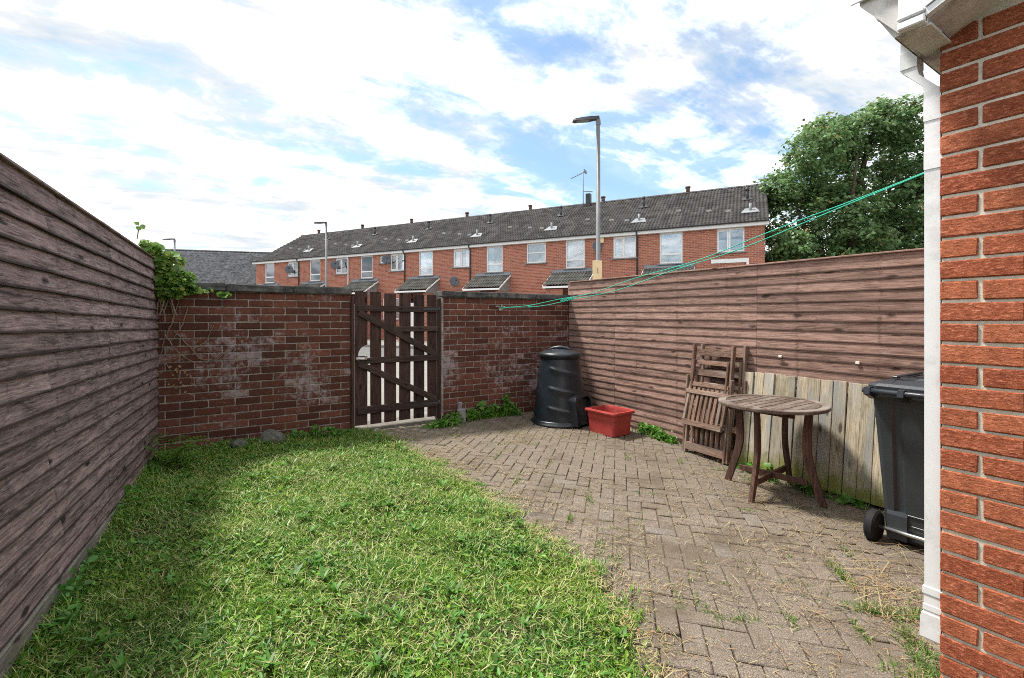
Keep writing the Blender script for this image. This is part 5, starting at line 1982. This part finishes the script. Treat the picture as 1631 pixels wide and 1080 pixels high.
def patio_sampler(n):
    x = rng.uniform(1.4, 4.42, n)
    y = rng.uniform(0.4, 5.38, n)
    e = edge_x(y)
    wgt = 1.1 * np.exp(-np.clip(x - e, 0, 9) / 0.20) + 0.40 * np.exp(-((x - 3.7) / 0.55) ** 2 - ((y - 1.9) / 0.75) ** 2) + 0.55 * np.exp(-((x - 2.75) / 0.40) ** 2 - ((y - 0.95) / 0.35) ** 2)
    wgt = wgt + 0.30 * np.exp(-((y - 4.7) / 0.5) ** 2) * (0.5 + 0.6 * pn(x, y, 1.5)) + 0.09
    wgt *= np.clip(0.6 + 0.9 * pn(x, y, 1.8, 4.0), 0.05, 1.5)
    ok = (rng.uniform(0, 1, n) < wgt) & (x > e - 0.06)
    return x[ok], y[ok]


stalks('dry_clippings', 70000, patio_sampler, 'dry yellow grass clippings scattered over the paving', [M['straw'], M['straw_red']], 0.012, 0.055)
stalks('lawn_thatch', 24000, lambda n: lawn_points(n), 'pale cut grass lying on the lawn', [M['lawn_straw'], M['grass']], 0.02, 0.07, False)


def long_sampler(n):
    x = np.concatenate([rng.normal(2.95, 0.35, n // 2), rng.normal(3.75, 0.35, n // 2)])
    y = np.concatenate([rng.normal(1.1, 0.30, n // 2), rng.normal(1.85, 0.35, n // 2)])
    ok = (y > 0.66) & (x < 4.2) & (x > 2.1)
    return x[ok], y[ok]


stalks('dry_stalks', 210, long_sampler, 'long dry grass stalks lying on the paving by the table and bin', [M['straw'], M['straw_red']], 0.12, 0.34, True, 0.010)

# grass and moss tufts growing from paver joints
tp = [(2.00, 1.35), (2.04, 1.30), (2.05, 1.47), (1.97, 1.52), (2.12, 1.26), (3.28, 1.31), (2.78, 0.90), (2.70, 1.00), (2.86, 0.82), (3.32, 1.95), (3.81, 1.70), (3.72, 1.80), (4.05, 1.86), (4.10, 2.25), (3.95, 2.30), (3.86, 2.95), (4.02, 2.62),
      (2.9, 4.1), (2.6, 4.3), (2.35, 3.9), (2.05, 4.5), (2.7, 3.5), (2.2, 3.3), (2.3, 4.75), (3.1, 4.6), (3.4, 4.2), (2.45, 2.7), (2.1, 2.5), (2.9, 2.55), (3.5, 3.3), (1.95, 1.9), (2.0, 2.1), (3.95, 1.35), (2.5, 0.95), (2.3, 1.15), (2.95, 1.2), (2.62, 0.80), (2.47, 0.72), (2.4, 0.68), (2.3, 0.66), (2.55, 0.69)]
xs, ys, hs, ms = [], [], [], []
for (a, b) in tp:
    big_ = (a, b) in tp[35:] or (a, b) in tp[6:9]
    k = rng.integers(40, 110) if not big_ else 150
    rr = rng.uniform(0.02, 0.06)
    th = R(45.6) if rng.uniform() < .5 else R(-44.4)
    du = rng.normal(0, rr * 1.5, k)
    dvv = rng.normal(0, rr * 0.35, k)
    xs.append(a + du * math.cos(th) - dvv * math.sin(th))
    ys.append(b + du * math.sin(th) + dvv * math.cos(th))
    hs.append(rng.uniform(0.012, 0.045 if not big_ else 0.085, k))
    ms.append((rng.uniform(0, 1, k) < 0.33).astype(int))
# joint grass: rows of short blades along paver edges
for _ in range(430):
    a, b = rng.uniform(1.75, 4.2), rng.uniform(0.9, 5.2)
    if rng.uniform() > np.clip(0.35 + 0.6 * pn(a, b, 1.1, 2.0) + 0.25 * (b > 3.5), 0, 1):
        continue
    k = rng.integers(8, 34)
    th = R(44.35) if rng.uniform() < .5 else R(-45.65)
    du = rng.uniform(-0.09, 0.09, k)
    dvv = rng.normal(0, 0.006, k)
    xs.append(a + du * math.cos(th) - dvv * math.sin(th))
    ys.append(b + du * math.sin(th) + dvv * math.cos(th))
    hs.append(rng.uniform(0.008, 0.022, k))
    ms.append((rng.uniform(0, 1, k) < 0.55).astype(int))
x, y, h, mi = (np.concatenate(q) for q in (xs, ys, hs, ms))
ok = (x < 4.36) & ~((x > 2.2) & (y < 0.62))
x, y, h, mi = x[ok], y[ok], h[ok], mi[ok]
n = len(x)
o = mob('joint_weeds', blades(np.stack([x, y, gz(x, y) - 0.002], -1), h, rng.uniform(0.002, 0.005, n), rng.uniform(0.1, 1.2, n), rng.uniform(0, 6.28, n), rng.uniform(0, 0.9, n), [M['weed'], M['straw']], mi, 'joint_weeds'))
tag(o, 'grass tufts and moss growing from the paving joints', 'weeds', kind='stuff')


# leafy weeds along wall and fence feet
def weed_bank(name, spots, label, mats=('weed', 'clover'), ls=1.0):
    P_, S_, N_ = [], [], []
    bx, by, bh = [], [], []
    for (a, b, rx, ry, hh, k) in spots:
        px_ = a + rng.normal(0, rx * 0.5, k)
        py_ = b + rng.normal(0, ry * 0.5, k)
        pz_ = rng.uniform(0.01, 1, k) ** 1.1 * hh * np.exp(-((px_ - a) / (rx + .01)) ** 2 * 0.7)
        py_ = np.minimum(py_, 5.425)
        px_ = np.minimum(px_, 4.40)
        P_.append(np.stack([px_, py_, gz(px_, py_) + 0.01 + pz_], -1))
        S_.append((rng.gamma(3.0, 0.0055, k) + 0.004) * ls)
        N_.append(rng.normal(size=(k, 3)) * 0.6 + np.array([-0.2, -0.5, 0.9]))
        m = k
        bx.append(a + rng.normal(0, rx * 0.6, m))
        by.append(np.minimum(b + rng.normal(0, ry * 0.6, m), 5.42))
        bh.append(rng.uniform(0.03, hh * 0.9 + 0.03, m))
    P_, S_, N_ = np.concatenate(P_), np.concatenate(S_), np.concatenate(N_)
    k = len(P_)
    me = leaves_mesh(name, P_, S_, N_, [M[mats[0]], M[mats[1]]], (rng.uniform(0, 1, k) < 0.4).astype(int))
    o = mob(name, me)
    tag(o, label, 'weeds', kind='stuff')
    x, y, h = np.concatenate(bx), np.concatenate(by), np.concatenate(bh)
    n = len(x)
    b2 = mob('stems', blades(np.stack([x, y, gz(x, y)], -1), h, rng.uniform(0.003, 0.008, n), rng.uniform(0.0, 0.8, n), rng.uniform(0, 6.28, n), rng.uniform(0, 1.0, n), [M['weed'], M['grass']], (rng.uniform(0, 1, n) < 0.5).astype(int), 'stems'), None, o)
    return o


weed_bank('wall_weeds', [(2.62, 5.33, 0.12, 0.08, 0.13, 90), (2.50, 5.25, 0.14, 0.10, 0.08, 110), (2.86, 5.36, 0.10, 0.05, 0.13, 70), (3.02, 5.37, 0.12, 0.05, 0.20, 90), (3.20, 5.38, 0.12, 0.05, 0.16, 100), (3.40, 5.37, 0.09, 0.05, 0.27, 110), (3.50, 5.33, 0.08, 0.06, 0.14, 80), (2.35, 5.2, 0.15, 0.06, 0.06, 120)],
          'bright green weeds along the foot of the right wall section')
weed_bank('fence_weeds', [(4.36, 3.70, 0.06, 0.16, 0.12, 150), (4.33, 3.50, 0.05, 0.12, 0.08, 90), (4.35, 3.86, 0.04, 0.06, 0.13, 50), (4.20, 2.45, 0.06, 0.12, 0.07, 60), (4.13, 1.95, 0.05, 0.14, 0.06, 70), (4.16, 1.65, 0.05, 0.12, 0.05, 60), (4.10, 2.22, 0.05, 0.06, 0.16, 30)],
          'green weeds at the foot of the right fence and planks')
weed_bank('lawn_edge_weeds', [(0.78, 5.30, 0.12, 0.05, 0.11, 80), (0.98, 5.29, 0.10, 0.05, 0.14, 90), (1.14, 5.28, 0.09, 0.05, 0.12, 60), (1.28, 5.26, 0.08, 0.06, 0.07, 50), (0.42, 5.30, 0.06, 0.04, 0.08, 30), (0.08, 5.28, 0.10, 0.06, 0.09, 30),
                              (-0.42, 4.2, 0.05, 0.25, 0.10, 40), (-0.48, 3.3, 0.05, 0.25, 0.09, 50), (-0.52, 2.9, 0.06, 0.2, 0.10, 50)],
          'leafy weeds where the lawn meets the left wall section and the grey fence', ('clover', 'grass_dark'), 0.62)

# fern in the left corner
fern = empty('fern', (-0.24, 4.88, gz(-0.24, 4.88) + 0.03), label='small fern in the shaded corner below the grey fence', cat='fern')
for k in range(7):
    a = R(-60 + 40 * k + random.uniform(-10, 10))
    L = random.uniform(0.26, 0.38)
    P_, F_ = [], []
    mb = MB()
    for i in range(13):
        t = i / 12
        rr = L * t
        zz_ = 0.03 + L * (1.35 * t - 0.85 * t * t)
        c0 = Vector((rr * math.cos(a), rr * math.sin(a), zz_))
        ll = 0.075 * math.sin(math.pi * min(1, 0.15 + t * 0.85)) + 0.008
        for s in (-1, 1):
            sdv = Vector((-math.sin(a) * s, math.cos(a) * s, 0.15))
            fw = Vector((math.cos(a), math.sin(a), 0))
            p1 = c0 + sdv * ll + fw * 0.02
            v0 = [mb.bm.verts.new(q) for q in (c0 - fw * 0.008, c0 + sdv * ll * 0.5 - fw * 0.006, p1, c0 + sdv * ll * 0.5 + fw * 0.014, c0 + fw * 0.008)]
            mb.bm.faces.new(v0)
    mb.ob('frond', M['weed'], fern)

# ivy tumbling over the corner of fence and wall
ivy = empty('ivy', (-0.33, 5.33, 1.54), label='bright green ivy spilling over the fence top and wall corner', cat='ivy')
P_, N_ = [], []
for (cx, cy, cz, rx, ry, rz, k) in [(-0.02, -0.02, 0.25, 0.14, 0.10, 0.10, 260), (0.05, 0.0, 0.10, 0.15, 0.12, 0.14, 420), (0.14, -0.02, 0.02, 0.13, 0.09, 0.12, 260), (-0.04, -0.25, 0.30, 0.07, 0.14, 0.05, 150), (-0.07, -0.52, 0.30, 0.03, 0.12, 0.03, 50),
                                   (0.02, -0.02, -0.04, 0.09, 0.06, 0.10, 180), (0.15, 0.02, 0.10, 0.10, 0.08, 0.06, 120), (0.18, 0.0, 0.00, 0.10, 0.05, 0.05, 90), (0.30, -0.01, -0.04, 0.12, 0.03, 0.02, 50), (0.50, 0.03, -0.07, 0.06, 0.015, 0.015, 26), (0.1, 0.1, 0.22, 0.12, 0.08, 0.07, 120)]:
    d = rng.normal(size=(k, 3))
    d /= np.linalg.norm(d, axis=1)[:, None]
    p = d * rng.uniform(0.35, 1.05, k)[:, None] * np.array([rx, ry, rz]) + np.array([cx, cy, cz])
    P_.append(p)
    N_.append(d * 0.7 + rng.normal(size=(k, 3)) * 0.4 + np.array([0.1, -0.4, 0.6]))
P_, N_ = np.concatenate(P_), np.concatenate(N_)
k = len(P_)
mob('leaves', leaves_mesh('leaves', P_, rng.gamma(5, 0.0044, k), N_, [M['ivy'], M['weed']], (rng.uniform(0, 1, k) < 0.3).astype(int), 0.8), None, ivy)
mb = MB()
for k in range(7):
    a, b = rng.uniform(-0.05, 0.12), rng.uniform(-0.03, 0.02)
    mb.tube([(a + 0.03 * math.sin(q * 1.3 + k), b, 0.28 - 0.11 * q) for q in range(6)], 0.006, 5)
mb.ob('stems', M['dead_stem'], ivy)
# sprig on the fence top
mb = MB()
mb.tube([(-0.08, -0.95, 0.28), (-0.07, -0.95, 0.36)], 0.004, 5)
mb.ob('sprig_stem', M['dead_stem'], ivy)
p = np.array([[-0.08, -0.98, 0.39], [-0.05, -0.92, 0.38], [-0.07, -0.96, 0.36], [-0.08, -0.93, 0.40]])
mob('sprig', leaves_mesh('sprig', p, np.array([0.022, 0.026, 0.020, 0.018]), np.array([[0.3, -0.7, 0.5], [-0.3, -0.8, 0.4], [0, -1, 0.3], [0.2, -0.8, 0.3]]), [M['ivy']], np.zeros(4, int)), None, ivy)

# dead creeper on the wall below the ivy
cr = empty('creeper', (-0.30, 5.43, 0.5), label='dry bare creeper stems clinging to the left wall section', cat='creeper')
for pts in ([(0.02, 0, 0.95), (0.07, -0.015, 0.75), (-0.01, -0.01, 0.55), (-0.03, -0.02, 0.42), (0.05, -0.01, 0.22)], [(0.17, 0, 0.84), (0.12, -0.02, 0.66), (0.06, -0.015, 0.56), (0.02, -0.01, 0.5)],
            [(0.07, 0, 0.62), (0.20, -0.02, 0.45), (0.30, -0.01, 0.50), (0.38, 0, 0.68)], [(0.20, -0.02, 0.45), (0.26, -0.015, 0.36), (0.40, 0, 0.34), (0.50, 0, 0.42)], [(0.0, -0.02, 0.6), (0.05, -0.025, 0.48), (0.12, -0.02, 0.40), (0.24, -0.01, 0.30)],
            [(0.10, 0, 0.9), (0.05, -0.02, 0.70), (0.0, -0.02, 0.6)]):
    mb = MB()
    q = []
    for a, b in zip(pts, pts[1:]):
        for i in range(5):
            t = i / 5
            q.append(Vector(a).lerp(Vector(b), t) + Vector((random.uniform(-.006, .006), random.uniform(-.004, .002), random.uniform(-.006, .006))))
    q.append(Vector(pts[-1]))
    mb.tube(q, [0.006 - 0.0035 * i / len(q) for i in range(len(q))], 6)
    mb.ob('stem', M['dead_stem'], cr)
kk = 40
P_ = np.stack([rng.normal(0.10, 0.05, kk), np.full(kk, -0.02), rng.normal(0.20, 0.10, kk)], -1)
mob('dead_leaves', leaves_mesh('dead_leaves', P_, rng.uniform(0.008, 0.018, kk), rng.normal(size=(kk, 3)) + np.array([0, -1, 0]), [M['straw_red']], np.zeros(kk, int)), None, cr)

# stones at the foot of the left wall section
def rock(name, loc, s, seed, label):
    bm = bmesh.new()
    bmesh.ops.create_icosphere(bm, subdivisions=3, radius=1.0)
    rd = random.Random(seed)
    dirs = [Vector((rd.uniform(-1, 1), rd.uniform(-1, 1), rd.uniform(-1, 1))).normalized() for _ in range(9)]
    for v in bm.verts:
        c = v.co.copy()
        for d in dirs:
            k = c.dot(d)
            if k > 0.72:
                c -= d * (k - 0.72)
        c *= 1 + 0.03 * math.sin(c.x * 9 + seed) * math.sin(c.y * 8) + rd.uniform(-.015, .015)
        v.co = Vector((c.x * s[0], c.y * s[1], c.z * s[2]))
    me = bpy.data.meshes.new(name)
    bm.to_mesh(me)
    bm.free()
    me.materials.append(M['stone'])
    o = mob(name, me, None, None, loc, (0, 0, rd.uniform(0, 3)))
    tag(o, label, 'stone', 'stones at the foot of the wall')
rock('stone', (0.56, 5.27, gz(.5, 5.2) + 0.045), (0.155, 0.10, 0.115), 3, 'larger grey rounded stone at the foot of the left wall section')
rock('stone', (0.28, 5.22, gz(.3, 5.2) + 0.03), (0.11, 0.085, 0.08), 8, 'smaller grey stone half sunk in the grass, nearer the fern')
# concrete block by the gate
mb = MB()
mb.box((0, 0, 0.08), (0.105, 0.10, 0.17), None, 0.006)
mb.box((-0.02, 0.01, 0.20), (0.05, 0.05, 0.09), (0.2, 0.1, 0.3), 0.006)
o = mb.ob('concrete_block', M['block'], None, loc=(2.705, 5.33, gz(2.7, 5.33)), rot=(0, 0, R(-25)))
tag(o, 'small grey concrete block among weeds right of the gate', 'block')
